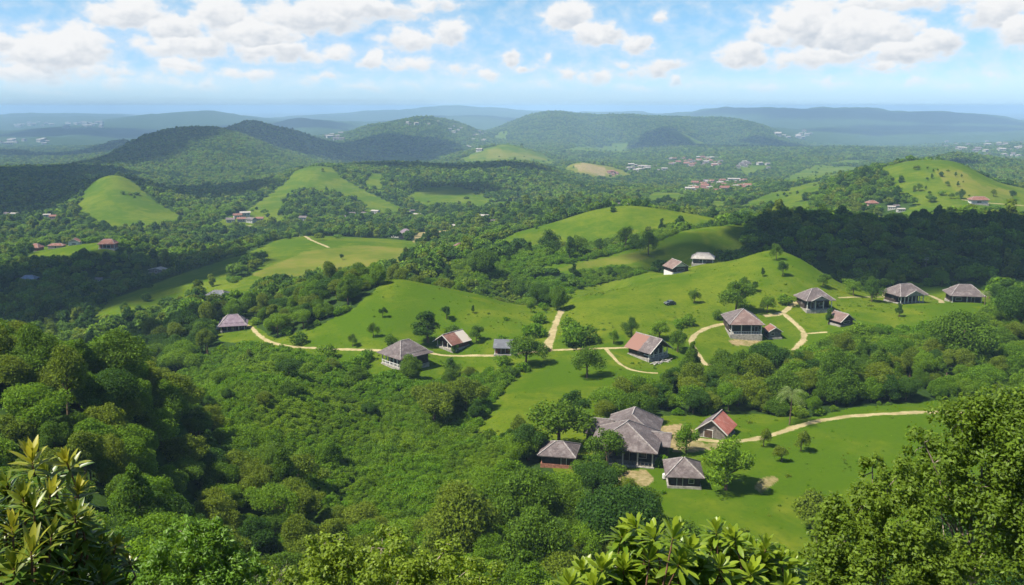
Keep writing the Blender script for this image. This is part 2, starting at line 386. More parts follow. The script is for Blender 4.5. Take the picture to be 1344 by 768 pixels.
# ------------------------------------------------------------------ land cover: outlines of fields, with the span of distances they lie in
# kind, dmin, dmax, outline in photo pixels.  g grass, y dry yellow grass, s bare soil, b low bush, t town ground
COVER = [
    ('g', 225, 352, [(360, 444), (420, 428), (470, 402), (497, 374), (484, 352), (526, 352), (577, 358), (632, 370), (680, 380), (715, 388), (712, 435), (695, 480), (640, 492), (560, 500), (490, 492), (400, 466), (345, 452)]),
    ('g', 262, 340, [(318, 446), (318, 415), (350, 440), (400, 452), (400, 466), (350, 460)]),
    ('g', 185, 330, [(620, 574), (650, 524), (690, 482), (720, 398), (745, 398), (745, 440), (790, 452), (860, 466), (905, 476), (905, 500), (850, 520), (800, 540), (770, 570), (700, 584), (660, 578)]),
    ('g', 238, 425, [(730, 418), (738, 400), (755, 380), (817, 366), (900, 344), (937, 332), (984, 322), (1030, 318), (1075, 345), (1098, 368), (1120, 380), (1290, 372), (1310, 400), (1262, 424), (1180, 434), (1110, 440), (1060, 464), (1000, 476), (930, 494), (890, 486), (820, 470), (760, 450), (730, 440)]),
    ('g', 112, 216, [(800, 620), (850, 560), (870, 545), (990, 543), (1060, 548), (1120, 536), (1225, 526), (1300, 530), (1344, 560), (1344, 680), (1200, 720), (1080, 790), (960, 790), (880, 720), (850, 668), (790, 650)]),
    ('g', 165, 200, [(700, 590), (760, 565), (860, 560), (870, 640), (800, 650), (740, 630)]),
    ('g', 298, 345, [(276, 424), (300, 416), (335, 420), (345, 440), (330, 452), (290, 448)]),
    # behind the knolls
    ('g', 525, 640, [(639, 324), (697, 296), (734, 284), (782, 264), (830, 260), (900, 268), (966, 280), (970, 296), (900, 300), (840, 318), (760, 328), (686, 334)]),
    ('g', 415, 520, [(676, 364), (741, 336), (834, 312), (865, 296), (900, 288), (939, 276), (975, 282), (985, 330), (940, 344), (880, 356), (800, 352), (750, 362), (720, 352)]),
    ('y', 415, 470, [(720, 358), (760, 344), (834, 332), (860, 336), (830, 345), (760, 354)]),
    ('g', 400, 720, [(129, 413), (152, 389), (237, 362), (322, 333), (389, 303), (450, 306), (539, 318), (545, 343), (495, 356), (440, 360), (338, 380), (318, 388), (271, 376), (232, 395), (162, 416)]),
    ('y', 480, 660, [(330, 360), (400, 330), (470, 322), (535, 326), (540, 342), (495, 354), (440, 357), (360, 370)]),
    ('g', 380, 470, [(250, 392), (300, 376), (340, 376), (330, 400), (300, 408), (250, 402)]),
    ('g', 560, 760, [(30, 338), (60, 322), (110, 316), (150, 306), (150, 328), (110, 336), (60, 340)]),
    ('s', 660, 800, [(452, 308), (455, 297), (498, 295), (504, 306)]), ('s', 640, 800, [(542, 318), (545, 304), (592, 302), (590, 312), (570, 318)]),
    ('g', 700, 1150, [(105, 262), (122, 236), (137, 226), (157, 227), (178, 242), (205, 262), (243, 284), (200, 295), (165, 299), (108, 279)]),
    ('g', 800, 1350, [(280, 290), (330, 270), (376, 240), (396, 216), (430, 216), (450, 236), (505, 260), (534, 273), (490, 276), (440, 266), (420, 280), (340, 292)]),
    ('f', 850, 1260, [(372, 290), (372, 264), (392, 248), (440, 252), (474, 266), (484, 290)]),
    ('g', 850, 1350, [(536, 258), (560, 246), (590, 244), (630, 252), (650, 268), (620, 270), (590, 262), (560, 266)]), ('g', 900, 1300, [(650, 266), (690, 264), (700, 274), (660, 276)]),
    ('g', 1000, 1500, [(476, 238), (488, 228), (500, 230), (500, 244)]), ('y', 1200, 1800, [(455, 214), (462, 207), (476, 208), (476, 216)]),
    ('g', 900, 1500, [(830, 262), (860, 252), (900, 254), (890, 264)]), ('g', 900, 1500, [(930, 268), (940, 262), (955, 266), (950, 274)]),
    ('g', 2200, 2750, [(600, 208), (632, 196), (666, 187), (707, 200), (735, 212), (700, 212), (650, 208)]), ('y', 2200, 2750, [(608, 207), (650, 195), (700, 203), (720, 210), (660, 208)]),
    ('y', 1700, 2050, [(740, 222), (758, 209), (782, 214), (803, 219), (832, 229), (815, 233), (775, 233)]), ('s', 1700, 2050, [(752, 219), (765, 213), (790, 219), (808, 230), (775, 230)]),
    ('g', 3300, 4800, [(720, 204), (735, 197), (762, 192), (790, 194), (823, 187), (825, 204), (790, 202), (760, 207)]),
    ('g', 3800, 4600, [(872, 172), (884, 170), (926, 190), (910, 191)]), ('g', 4000, 5200, [(648, 182), (655, 174), (665, 172), (664, 182)]),
    ('g', 2600, 3400, [(500, 208), (525, 204), (545, 207), (590, 209), (560, 214), (520, 213)]),
    ('g', 1300, 2600, [(1020, 234), (1070, 217), (1166, 221), (1130, 228), (1095, 232), (1030, 236)]),
    ('g', 850, 1500, [(959, 272), (1010, 254), (1073, 238), (1090, 243), (1050, 258), (1000, 270)]),
    ('g', 700, 1000, [(992, 279), (1030, 266), (1062, 264), (1064, 276), (1030, 290), (1005, 290)]),
    ('g', 2000, 3200, [(960, 219), (985, 216), (1010, 219), (980, 225)]), ('g', 2400, 3400, [(1080, 214), (1120, 210), (1150, 212), (1140, 218), (1090, 219)]),
    ('g', 3500, 5000, [(1086, 195), (1110, 190), (1124, 198), (1100, 202)]),
    ('g', 620, 1000, [(1160, 226), (1163, 217), (1191, 207), (1225, 204), (1256, 206), (1284, 220), (1308, 234), (1344, 243), (1430, 252), (1430, 300), (1180, 300), (1150, 285), (1205, 265), (1185, 250)]),
    ('y', 700, 960, [(1225, 222), (1262, 224), (1290, 244), (1330, 250), (1330, 262), (1270, 262), (1240, 240)]),
    ('g', 560, 1000, [(1180, 290), (1344, 270), (1430, 270), (1430, 300), (1200, 300)]),
    ('f', 440, 560, [(640, 352), (690, 326), (760, 322), (830, 312), (890, 294), (908, 298), (860, 318), (800, 335), (740, 346), (690, 364)]), ('b', 440, 560, [(640, 352), (690, 326), (760, 322), (830, 312), (890, 294), (908, 298), (860, 318), (800, 335), (740, 346), (690, 364)]),
    ('f', 470, 640, [(300, 368), (318, 350), (345, 336), (350, 342), (326, 360), (308, 372)]),
    # low leafy bush on the slope under the village
    ('b', 118, 305, [(225, 520), (240, 490), (300, 450), (345, 456), (420, 468), (490, 494), (560, 504), (640, 494), (690, 484), (655, 520), (620, 572), (680, 600), (650, 640), (600, 700), (540, 720), (470, 700), (380, 640), (330, 600), (270, 560)]),
    ('b', 180, 215, [(640, 572), (760, 572), (760, 600), (690, 600)]),
    ('b', 330, 460, [(560, 380), (600, 340), (660, 350), (740, 370), (800, 350), (870, 360), (870, 374), (800, 386), (740, 410), (700, 400), (640, 386)]),
    ('b', 225, 330, [(1000, 468), (1060, 446), (1110, 436), (1240, 420), (1290, 400), (1344, 400), (1344, 440), (1250, 462), (1120, 474), (1020, 488)]),
    ('t', 1700, 3200, [(820, 220), (860, 214), (900, 208), (960, 206), (970, 216), (920, 226), (850, 228)]), ('t', 1500, 2600, [(880, 244), (920, 238), (985, 236), (975, 250), (910, 254)]),
]
# bare trodden earth
SOIL = [(150, 200, [(800, 628), (820, 618), (846, 616), (858, 628), (848, 642), (820, 642)]), (140, 190, [(992, 640), (1000, 628), (1016, 625), (1024, 630), (1012, 640), (1000, 648)]),
        (240, 320, [(955, 446), (980, 442), (1000, 446), (990, 454), (960, 452)]), (180, 210, [(866, 580), (866, 560), (895, 556), (915, 566), (925, 582), (960, 578), (964, 586), (915, 592), (890, 600), (876, 604), (884, 590)])]

# far fields: the trees that stand before them hide their lower edge, so they reach a little further down
COVER = [(k_, d0_, d1_, [(sum(q[0] for q in pl) / len(pl) + (x_ - sum(q[0] for q in pl) / len(pl)) * 1.05, y_ + (5.5 if y_ > sum(q[1] for q in pl) / len(pl) else 0)) for x_, y_ in pl]) if k_ == 'g' and (d0_ >= 560 or d0_ == 400) and d0_ < 3000 else (k_, d0_, d1_, pl) for k_, d0_, d1_, pl in COVER]
def inpoly(px, py, poly):
    c = np.zeros(px.shape, bool); n = len(poly)
    for i in range(n):
        x1, y1 = poly[i]; x2, y2 = poly[(i + 1) % n]
        if y1 == y2: continue
        k = ((y1 > py) != (y2 > py)) & (px < (x2 - x1) * (py - y1) / (y2 - y1) + x1)
        c ^= k
    return c
def cover_of(x, y, z):
    """grass, dry, soil, bush (0..1) at points of the ground"""
    px, py = project(x, y, z); px = np.nan_to_num(px, nan=-9e4); py = np.nan_to_num(py, nan=-9e4)
    px = px + fbm(x / 14, y / 14, 2, 21) * np.clip(900 / np.hypot(x, y), .6, 4); py = py + fbm(x / 14, y / 14, 2, 22) * np.clip(350 / np.hypot(x, y), .4, 2)
    c = np.zeros(x.shape + (4,), np.float32)
    for k, d0, d1, poly in COVER:
        a = np.array(poly)
        m = (y > d0) & (y < d1) & (px > a[:, 0].min()) & (px < a[:, 0].max()) & (py > a[:, 1].min()) & (py < a[:, 1].max())
        if not m.any(): continue
        m[m] = inpoly(px[m], py[m], poly)
        if k == 'g': c[m, 0] = 1; c[m, 3] = 0
        elif k == 'y': c[m, 0] = 1; c[m, 1] = 1
        elif k == 's': c[m, 0] = 1; c[m, 2] = 1
        elif k == 't': c[m, 2] = .28
        elif k == 'f': c[m] = 0
        elif k == 'b': m &= c[..., 0] < .5; c[m, 3] = 1
    for d0, d1, poly in SOIL:
        m = (y > d0) & (y < d1); m[m] = inpoly(px[m], py[m], poly); c[m, 2] = 1
    return c

def set_mesh(me, V, faces, smooth=False, mats=None):
    """faces: list of (n, k) int arrays; mats: matching list of slot numbers"""
    V = np.asarray(V, np.float32); me.vertices.add(len(V)); me.vertices.foreach_set('co', V.ravel())
    faces = [np.asarray(f, np.int32) for f in faces if len(f)]
    nl = sum(f.size for f in faces); npoly = sum(len(f) for f in faces)
    me.loops.add(nl); me.loops.foreach_set('vertex_index', np.concatenate([f.ravel() for f in faces]))
    st, tot, k = [], [], 0
    for f in faces:
        st.append(k + np.arange(len(f)) * f.shape[1]); tot.append(np.full(len(f), f.shape[1])); k += f.size
    me.polygons.add(npoly); me.polygons.foreach_set('loop_start', np.concatenate(st).astype(np.int32))
    try: me.polygons.foreach_set('loop_total', np.concatenate(tot).astype(np.int32))
    except Exception: pass
    if mats is not None: me.polygons.foreach_set('material_index', np.concatenate([np.full(len(f), m) for f, m in zip(faces, mats)]).astype(np.int32))
    me.polygons.foreach_set('use_smooth', np.full(npoly, smooth))
    me.update(calc_edges=True); me.validate()

def mat_new(name):
    m = bpy.data.materials.new(name); m.use_nodes = True; t = NT(m.node_tree); t.n.clear()
    out = t.new('ShaderNodeOutputMaterial'); return m, t, out
def principled(t, out, col, rough=.8, spec=.3, bump=None, bstr=.3, bdist=.02):
    p = t.new('ShaderNodeBsdfPrincipled'); t.link(p.outputs[0], out.inputs[0])
    if isinstance(col, bpy.types.NodeSocket): t.link(col, p.inputs['Base Color'])
    else: p.inputs['Base Color'].default_value = (*col, 1)
    p.inputs['Roughness'].default_value = rough; p.inputs['Specular IOR Level'].default_value = spec
    if bump is not None:
        b = t.new('ShaderNodeBump'); t.link(bump, b.inputs['Height']); b.inputs['Strength'].default_value = bstr; b.inputs['Distance'].default_value = bdist
        t.link(b.outputs[0], p.inputs['Normal'])
    return p

def mat_ground():
    m, t, out = mat_new("land")
    a = t.new('ShaderNodeAttribute', attribute_name='cover'); s = t.new('ShaderNodeSeparateColor'); t.link(a.outputs['Color'], s.inputs[0])
    geo = t.new('ShaderNodeNewGeometry'); pos = geo.outputs['Position']
    nl = t.noise(pos, .02, 4); nm = t.noise(pos, .12, 4, .6); ns = t.noise(pos, .9, 4, .65); nt_ = t.noise(pos, 5.0, 3, .7)
    # turf: deep green with paler drier drifts
    turf = t.mix(t.sstep(t.m('ADD', nl, t.m('MULTIPLY', t.m('SUBTRACT', nm, .5), .6)), .38, .66), (.050, .094, .005), (.098, .128, .010))
    turf = t.mix(t.m('MULTIPLY', t.sstep(ns, .42, .72), .6), turf, (0.0384, 0.0784, 0.0072))
    turf = t.mix(t.m('MULTIPLY', t.sstep(nt_, .5, .75), .35), turf, (0.0960, 0.1240, 0.0096))
    turf = t.mix(t.m('MULTIPLY', t.sstep(t.noise(pos, .055, 5, .65, .6), .54, .70), .55), turf, (0.1240, 0.1424, 0.0128))
    # dark flecks of rank weeds
    turf = t.mix(t.m('MULTIPLY', t.sstep(t.noise(pos, .45, 2, .5), .66, .74), .6), turf, (0.0360, 0.0800, 0.0096))
    # faint cattle terraces along the slope
    sz = t.new('ShaderNodeSeparateXYZ'); t.link(pos, sz.inputs[0]); tz = t.m('SINE', t.m('MULTIPLY', t.m('ADD', sz.outputs[2], t.m('MULTIPLY', nm, 2.2)), 6.5))
    turf = t.mix(t.m('MULTIPLY', t.sstep(tz, .2, .9), .16), turf, (.045, .082, .004))
    dry = t.mix(t.sstep(nm, .35, .7), (0.1400, 0.1480, 0.0224), (0.1640, 0.1400, 0.0360))
    g = t.mix(t.m('MULTIPLY', s.outputs[1], t.sstep(t.m('ADD', nl, t.m('MULTIPLY', ns, .3)), .4, .75, .15, .65)), turf, dry)
    soil = t.mix(t.sstep(ns, .3, .7), (0.2000, 0.1440, 0.0720), (0.2880, 0.2240, 0.1200))
    g = t.mix(t.m('MULTIPLY', s.outputs[2], t.sstep(t.m('ADD', nm, t.m('MULTIPLY', ns, .6)), .55, .95, .35, 1)), g, soil)
    # woodland floor near, unbroken canopy colour far off
    vo = t.new('ShaderNodeTexVoronoi'); t.link(pos, vo.inputs['Vector']); vo.inputs['Scale'].default_value = .06
    wood = t.mix(t.sstep(t.m('ADD', t.m('MULTIPLY', ns, .5), t.m('MULTIPLY', nl, .5)), .35, .65), (0.0176, 0.0360, 0.0080), (0.0360, 0.0656, 0.0128))
    wood = t.mix(s.outputs[2], wood, (0.1280, 0.1040, 0.0720))
    e = t.m('ADD', s.outputs[0], t.m('MULTIPLY', t.m('SUBTRACT', ns, .5), .7))
    col = t.mix(t.sstep(e, .42, .58), wood, g)
    h = t.m('ADD', t.m('MULTIPLY', ns, .6), t.m('MULTIPLY', nt_, .25))
    principled(t, out, col, 1.0, .0, h, .45, .35)
    return m

def build_land():
    X, Y, Z = GX, GY, GZ; na, nr = X.shape
    V = np.stack([X, Y, Z], -1).reshape(-1, 3)
    c = cover_of(X, Y, Z)
    i = np.arange(na - 1)[:, None] * nr + np.arange(nr - 1)[None]
    q = np.stack([i, i + nr, i + nr + 1, i + 1], -1).reshape(-1, 4)[:, ::-1]
    V = np.concatenate([V, [[0, 0, -1.7]]])           # close the middle
    k = len(V) - 1; a = np.arange(na - 1) * nr; tri = np.stack([a, np.full_like(a, k), a + nr], -1)
    j = (np.arange(na) * nr)
    me = bpy.data.meshes.new("terrain"); set_mesh(me, V, [q[:, ::-1] if False else q, tri[:, ::-1]], True)
    at = me.color_attributes.new('cover', 'FLOAT_COLOR', 'POINT')
    cc = np.concatenate([c.reshape(-1, 4), [[0, 0, 0, 0]]]).astype(np.float32); at.data.foreach_set('color', cc.ravel())
    me.materials.append(mat_ground()); o = bpy.data.objects.new("terrain", me); COL.objects.link(o); o['kind'] = 'structure'
    return c
CV = build_land()
GRASS = CV[..., 0]; BUSH = CV[..., 3]; SOILM = CV[..., 2]
def cover_at(G, x, y):
    return bil(AZ, LRAD, G, np.arctan2(x, y), np.log(np.hypot(x, y)))
# ------------------------------------------------------------------ air: pale haze over the whole valley, and the clouds overhead whose shade crosses it
def build_haze():
    zb = float(GZ.min()) - 2; zt = max(float(GZ.max()), 0) + 3; h = 80000.0
    V = [(-h, -h, zb), (h, -h, zb), (h, h, zb), (-h, h, zb), (-h, -h, zt), (h, -h, zt), (h, h, zt), (-h, h, zt)]
    me = bpy.data.meshes.new("haze"); me.from_pydata(V, [], [(3, 2, 1, 0), (4, 5, 6, 7), (0, 1, 5, 4), (1, 2, 6, 5), (2, 3, 7, 6), (3, 0, 4, 7)])
    m, t, out = mat_new("haze"); v = t.new('ShaderNodeVolumePrincipled'); v.inputs['Color'].default_value = (.48, .71, 1.0, 1); v.inputs['Density'].default_value = HAZE
    v.inputs['Anisotropy'].default_value = 0
    t.link(v.outputs[0], out.inputs['Volume']); me.materials.append(m)
    o = bpy.data.objects.new("haze", me); COL.objects.link(o); o['kind'] = 'stuff'; o['label'] = 'pale blue haze softening the far hills'; o['category'] = 'haze'
HAZE = 1.1e-4
build_haze()

# shaded ground: photo pixel, distance, half width and half depth in metres
SHADE = [(1180, 315, 445, 125, 62), (1330, 320, 440, 70, 58), (1098, 300, 480, 60, 40),
         (60, 385, 520, 130, 85), (170, 440, 335, 40, 40), (130, 350, 590, 120, 45), (20, 445, 330, 60, 60),
         (60, 250, 1230, 150, 220), (-40, 240, 1300, 150, 220), (270, 256, 1260, 90, 130), (330, 235, 1500, 130, 110), (60, 222, 1620, 160, 120),
         (196, 190, 2300, 170, 420), (350, 172, 3020, 190, 380), (430, 182, 3150, 340, 520), (505, 193, 3500, 250, 260), (120, 200, 3700, 420, 500),
         (870, 193, 4050, 170, 350), (980, 198, 3600, 330, 250), (1060, 196, 4300, 300, 250), (520, 222, 1550, 110, 90), (590, 246, 1250, 60, 50), (640, 226, 1500, 100, 50),
         (1180, 155, 9000, 1300, 700), (1000, 152, 9600, 700, 500), (1260, 180, 7400, 900, 500), (1100, 178, 6600, 700, 350), (300, 175, 7000, 900, 700), (60, 170, 6500, 900, 500), (560, 155, 9200, 900, 600), (1250, 205, 1700, 60, 40)]
def build_clouds():
    m, t, out = mat_new("cloud"); v = t.new('ShaderNodeVolumePrincipled'); v.inputs['Color'].default_value = (1, 1, 1, 1); v.inputs['Density'].default_value = .055
    t.link(v.outputs[0], out.inputs['Volume'])
    g = np.random.default_rng(3)
    for i, (px, py, D, rx, ry) in enumerate(SHADE):
        c = np.array(P(px, py, D)); c[2] = H(c[0], c[1])[0]
        alt = max(520.0, D * .26); c = c + SUN_DIR * alt / SUN_DIR[2]
        bm = bmesh.new(); bmesh.ops.create_icosphere(bm, subdivisions=4, radius=1)
        hz = min(rx, ry) * .45 + 25
        for vv in bm.verts:
            n = noise.fractal(vv.co * 1.7 + Vector((i * 3.1, 0, 0)), 1.0, 2.0, 4) * .38 + noise.noise(vv.co * 1.1 + Vector((0, i * 2.3, 1))) * .3
            vv.co *= 1 + n
            vv.co = Vector((vv.co.x * rx, vv.co.y * ry, vv.co.z * hz * (1 if vv.co.z > 0 else .45)))
        me = bpy.data.meshes.new("cloud"); bm.to_mesh(me); bm.free(); me.materials.append(m)
        o = bpy.data.objects.new("cloud", me); COL.objects.link(o); o.location = tuple(c); o['kind'] = 'structure'
build_clouds()
# ------------------------------------------------------------------ foliage
def mat_leaf(name, dark, light, trans=.3, rough=.6, spec=.12):
    m, t, out = mat_new(name)
    oi = t.new('ShaderNodeObjectInfo'); geo = t.new('ShaderNodeNewGeometry')
    c = t.mix(oi.outputs['Random'], dark, light)
    isl = geo.outputs['Random Per Island']
    c = t.mix(t.m('MULTIPLY', t.sstep(isl, .55, 1.0), .55), c, tuple(min(1, v * 1.7 + .01) for v in light))
    c = t.mix(t.m('MULTIPLY', t.sstep(isl, .45, 0.0), .5), c, tuple(v * .6 for v in dark))
    p = t.new('ShaderNodeBsdfPrincipled'); t.link(c, p.inputs['Base Color']); p.inputs['Roughness'].default_value = rough; p.inputs['Specular IOR Level'].default_value = spec
    tr = t.new('ShaderNodeBsdfTranslucent'); hs = t.new('ShaderNodeHueSaturation'); t.link(c, hs.inputs['Color']); hs.inputs['Value'].default_value = 1.35; hs.inputs['Hue'].default_value = .485
    t.link(hs.outputs[0], tr.inputs[0])
    mx = t.new('ShaderNodeMixShader'); mx.inputs[0].default_value = trans; t.link(p.outputs[0], mx.inputs[1]); t.link(tr.outputs[0], mx.inputs[2]); t.link(mx.outputs[0], out.inputs[0])
    return m
def mat_flat(name, col, rough=.85, spec=.2, var=.35, scale=3.0):
    m, t, out = mat_new(name)
    tc = t.new('ShaderNodeTexCoord'); n = t.noise(tc.outputs['Object'], scale, 4, .6)
    c = t.mix(t.sstep(n, .3, .7), tuple(v * (1 - var) for v in col), tuple(min(1, v * (1 + var)) for v in col))
    principled(t, out, c, rough, spec, n, .3, .03)
    return m
M = {}
M['bark'] = mat_flat("bark", (.12, .085, .055), .95, .1, .4, 6)
M['leaf_deep'] = mat_leaf("leaf_deep", (.032, .082, .008), (.054, .114, .010), .42)
M['leaf_mid'] = mat_leaf("leaf_mid", (.062, .130, .007), (.096, .168, .010), .42)
M['leaf_olive'] = mat_leaf("leaf_olive", (.092, .145, .008), (.138, .186, .012), .42)
M['leaf_bright'] = mat_leaf("leaf_bright", (.086, .178, .006), (.132, .224, .010), .45)
M['leaf_bush'] = mat_leaf("leaf_bush", (.076, .180, .006), (.122, .228, .008), .48)
M['leaf_lime'] = mat_leaf("leaf_lime", (.110, .200, .008), (.155, .240, .012), .48)
M['leaf_palm'] = mat_leaf("leaf_palm", (0.1360, 0.1880, 0.0480), (0.1520, 0.2000, 0.0560), .4)
M['leaf_purple'] = mat_leaf("leaf_purple", (0.0280, 0.0176, 0.0176), (0.0440, 0.0240, 0.0240))

def unit(v): return v / np.maximum(np.linalg.norm(v, axis=-1, keepdims=True), 1e-9)

def leaf_quads(C, N, size, g, aspect=1.7, fold=.18):
    """one small bent quad per leaf or leaf clump, centred on C and facing N"""
    n = len(C); a = unit(np.cross(N, g.normal(size=(n, 3)))); b = np.cross(N, a)
    s = (size * g.uniform(.65, 1.35, n))[:, None]; w = s / aspect
    V = np.stack([C - a * s * .5, C + b * w * .5 - N * w * fold, C + a * s * .5 - N * s * .12, C - b * w * .5 - N * w * fold], 1)
    return V.reshape(-1, 3), np.arange(n * 4).reshape(n, 4)

def lobes_for(g, kind, Rc, Hc, z0):
    """centres and radii of the clumps that make up a crown"""
    L = []
    n = {'round': 16, 'wide': 18, 'oval': 15, 'airy': 13, 'clumpy': 24, 'bush': 9, 'cone': 14}[kind]
    for k in range(n):
        a = g.uniform(0, 2 * math.pi); h = g.uniform(0, 1)
        if kind == 'cone': rad = Rc * (1.02 - h) * g.uniform(.5, .9); r = Rc * .36 * (1.15 - h * .7)
        elif kind == 'wide': rad = Rc * math.sqrt(g.uniform(.02, 1)) * .78; h = .35 + .5 * (1 - (rad / Rc) ** 2) * g.uniform(.6, 1); r = Rc * g.uniform(.24, .36)
        elif kind == 'airy': rad = Rc * math.sqrt(g.uniform(0, 1)) * .8; h = g.uniform(.25, .95) * (1 - .35 * (rad / Rc)); r = Rc * g.uniform(.2, .32)
        else:
            pro = math.sqrt(max(0.05, 1 - (2 * h - .9) ** 2)); rad = Rc * pro * g.uniform(.35, .72); r = Rc * g.uniform(.26, .42)
        if kind == 'clumpy': r *= .82
        L.append((rad * math.cos(a), rad * math.sin(a), z0 + Hc * (.12 + .76 * h), r))
    L.append((0, 0, z0 + Hc * .55, Rc * .5))
    return np.array(L)

def crown_mesh(name, seed, kind, Rc, Hc, z0, n, size, mat, aspect=1.7, jitter=.75, flat=.85):
    g = np.random.default_rng(seed); L = lobes_for(g, kind, Rc, Hc, z0)
    w = L[:, 3] ** 2; k = g.choice(len(L), int(n * 1.6), p=w / w.sum())
    d = unit(g.normal(size=(len(k), 3)) + np.array([0, 0, .25])); rr = g.uniform(.55, 1.22, len(k))
    C = L[k, :3] + d * (L[k, 3] * rr)[:, None] * np.array([1, 1, flat])
    dist = np.linalg.norm((C[:, None] - L[None, :, :3]) / np.array([1, 1, flat]), axis=2) / L[None, :, 3]
    dist[np.arange(len(k)), k] = 9
    keep = dist.min(1) > .66; C, d = C[keep][:n], d[keep][:n]
    N = unit(d * .75 + np.array([0, 0, .38]) + g.normal(size=C.shape) * jitter)
    V, Q = leaf_quads(C, N, size, g, aspect)
    me = bpy.data.meshes.new(name); set_mesh(me, V, [Q], False); me.materials.append(mat)
    return me, L

def tube_rings(pts, rad, sides=6):
    pts = np.array(pts, float); V, Fq = [], []
    for i, p in enumerate(pts):
        d = pts[min(i + 1, len(pts) - 1)] - pts[max(i - 1, 0)]; d = d / np.linalg.norm(d)
        a = np.cross(d, [0, 1, .02] if abs(d[1]) < .9 else [1, 0, 0]); a /= np.linalg.norm(a); b = np.cross(d, a)
        for s in range(sides):
            t_ = 2 * math.pi * s / sides; V.append(p + (a * math.cos(t_) + b * math.sin(t_)) * rad[i])
    for i in range(len(pts) - 1):
        for s in range(sides):
            s2 = (s + 1) % sides; Fq.append((i * sides + s, i * sides + s2, (i + 1) * sides + s2, (i + 1) * sides + s))
    return np.array(V), np.array(Fq)
def trunk_mesh(name, seed, L, height, r0, limbs=5, sides=6):
    g = np.random.default_rng(seed + 77); Vs, Fs, k = [], [], 0
    top = np.array([g.normal() * .15, g.normal() * .15, height]); segs = [([(0, 0, -.8), (g.normal() * .06, g.normal() * .06, height * .3), (top[0] * .6, top[1] * .6, height * .65), tuple(top)], [r0 * 1.25, r0 * .9, r0 * .7, r0 * .4])]
    for i in range(min(limbs, len(L))):
        e = L[i, :3]; s = np.array([0, 0, height * g.uniform(.35, .75)]); mid = (s + e) / 2 + np.array([0, 0, -.1 * np.linalg.norm(e - s)])
        segs.append(([tuple(s), tuple(mid), tuple(e)], [r0 * .5, r0 * .34, r0 * .12]))
    for p, r in segs:
        V, Q = tube_rings(p, r, sides); Vs.append(V); Fs.append(Q + k); k += len(V)
    me = bpy.data.meshes.new(name); set_mesh(me, np.concatenate(Vs), [np.concatenate(Fs)], True); me.materials.append(M['bark'])
    return me

# kinds of tree: crown shape, crown radius, crown height, clear stem, leaf material
KINDS = [('round', 4.2, 5.6, 1.2, 'leaf_deep'), ('wide', 5.0, 4.8, 1.8, 'leaf_mid'), ('oval', 3.3, 6.8, 1.3, 'leaf_deep'), ('airy', 4.6, 5.0, 1.8, 'leaf_olive'),
         ('clumpy', 4.7, 5.6, 1.1, 'leaf_mid'), ('round', 3.9, 5.0, 1.2, 'leaf_bright'), ('clumpy', 4.6, 5.2, 1.1, 'leaf_olive'), ('wide', 4.8, 5.0, 1.6, 'leaf_deep'),
         ('cone', 3.4, 8.4, 1.0, 'leaf_mid'), ('airy', 5.0, 6.4, 2.2, 'leaf_bright'), ('oval', 3.7, 8.0, 1.6, 'leaf_olive'), ('wide', 5.6, 4.4, 1.8, 'leaf_bright')]
PROTO = []                                        # near: crown mesh, trunk mesh
for i, (k, rc, hc, z0, mt) in enumerate(KINDS):
    n = {'airy': 7000, 'oval': 9000}.get(k, 11000)
    cm, L = crown_mesh("crown", 100 + i, k, rc, hc, z0, n, .31, M[mt])
    PROTO.append((cm, trunk_mesh("trunk", 100 + i, L, z0 + hc * .6, .24), rc, z0 + hc))
BPROTO = []
for i, mt in enumerate(['leaf_bush', 'leaf_bright', 'leaf_mid', 'leaf_lime']):
    cm, L = crown_mesh("foliage", 200 + i, 'bush', 1.5, 1.5, .05, 900, .26, M[mt])
    BPROTO.append((cm, None, 1.5, 1.5))

def join_meshes(name, parts):
    """one mesh from several, for the massed woods"""
    V, Fq, mi, k, mats = [], [], [], 0, []
    for me in parts:
        if me is None: continue
        v = np.empty(len(me.vertices) * 3, np.float32); me.vertices.foreach_get('co', v); v = v.reshape(-1, 3)
        q = np.empty(len(me.loops), np.int32); me.loops.foreach_get('vertex_index', q); q = q.reshape(-1, 4)
        V.append(v); Fq.append(q + k); k += len(v); mi.append(len(mats)); mats.append(me.materials[0])
    me = bpy.data.meshes.new(name); set_mesh(me, np.concatenate(V), Fq, False, mi)
    for m_ in mats: me.materials.append(m_)
    return me

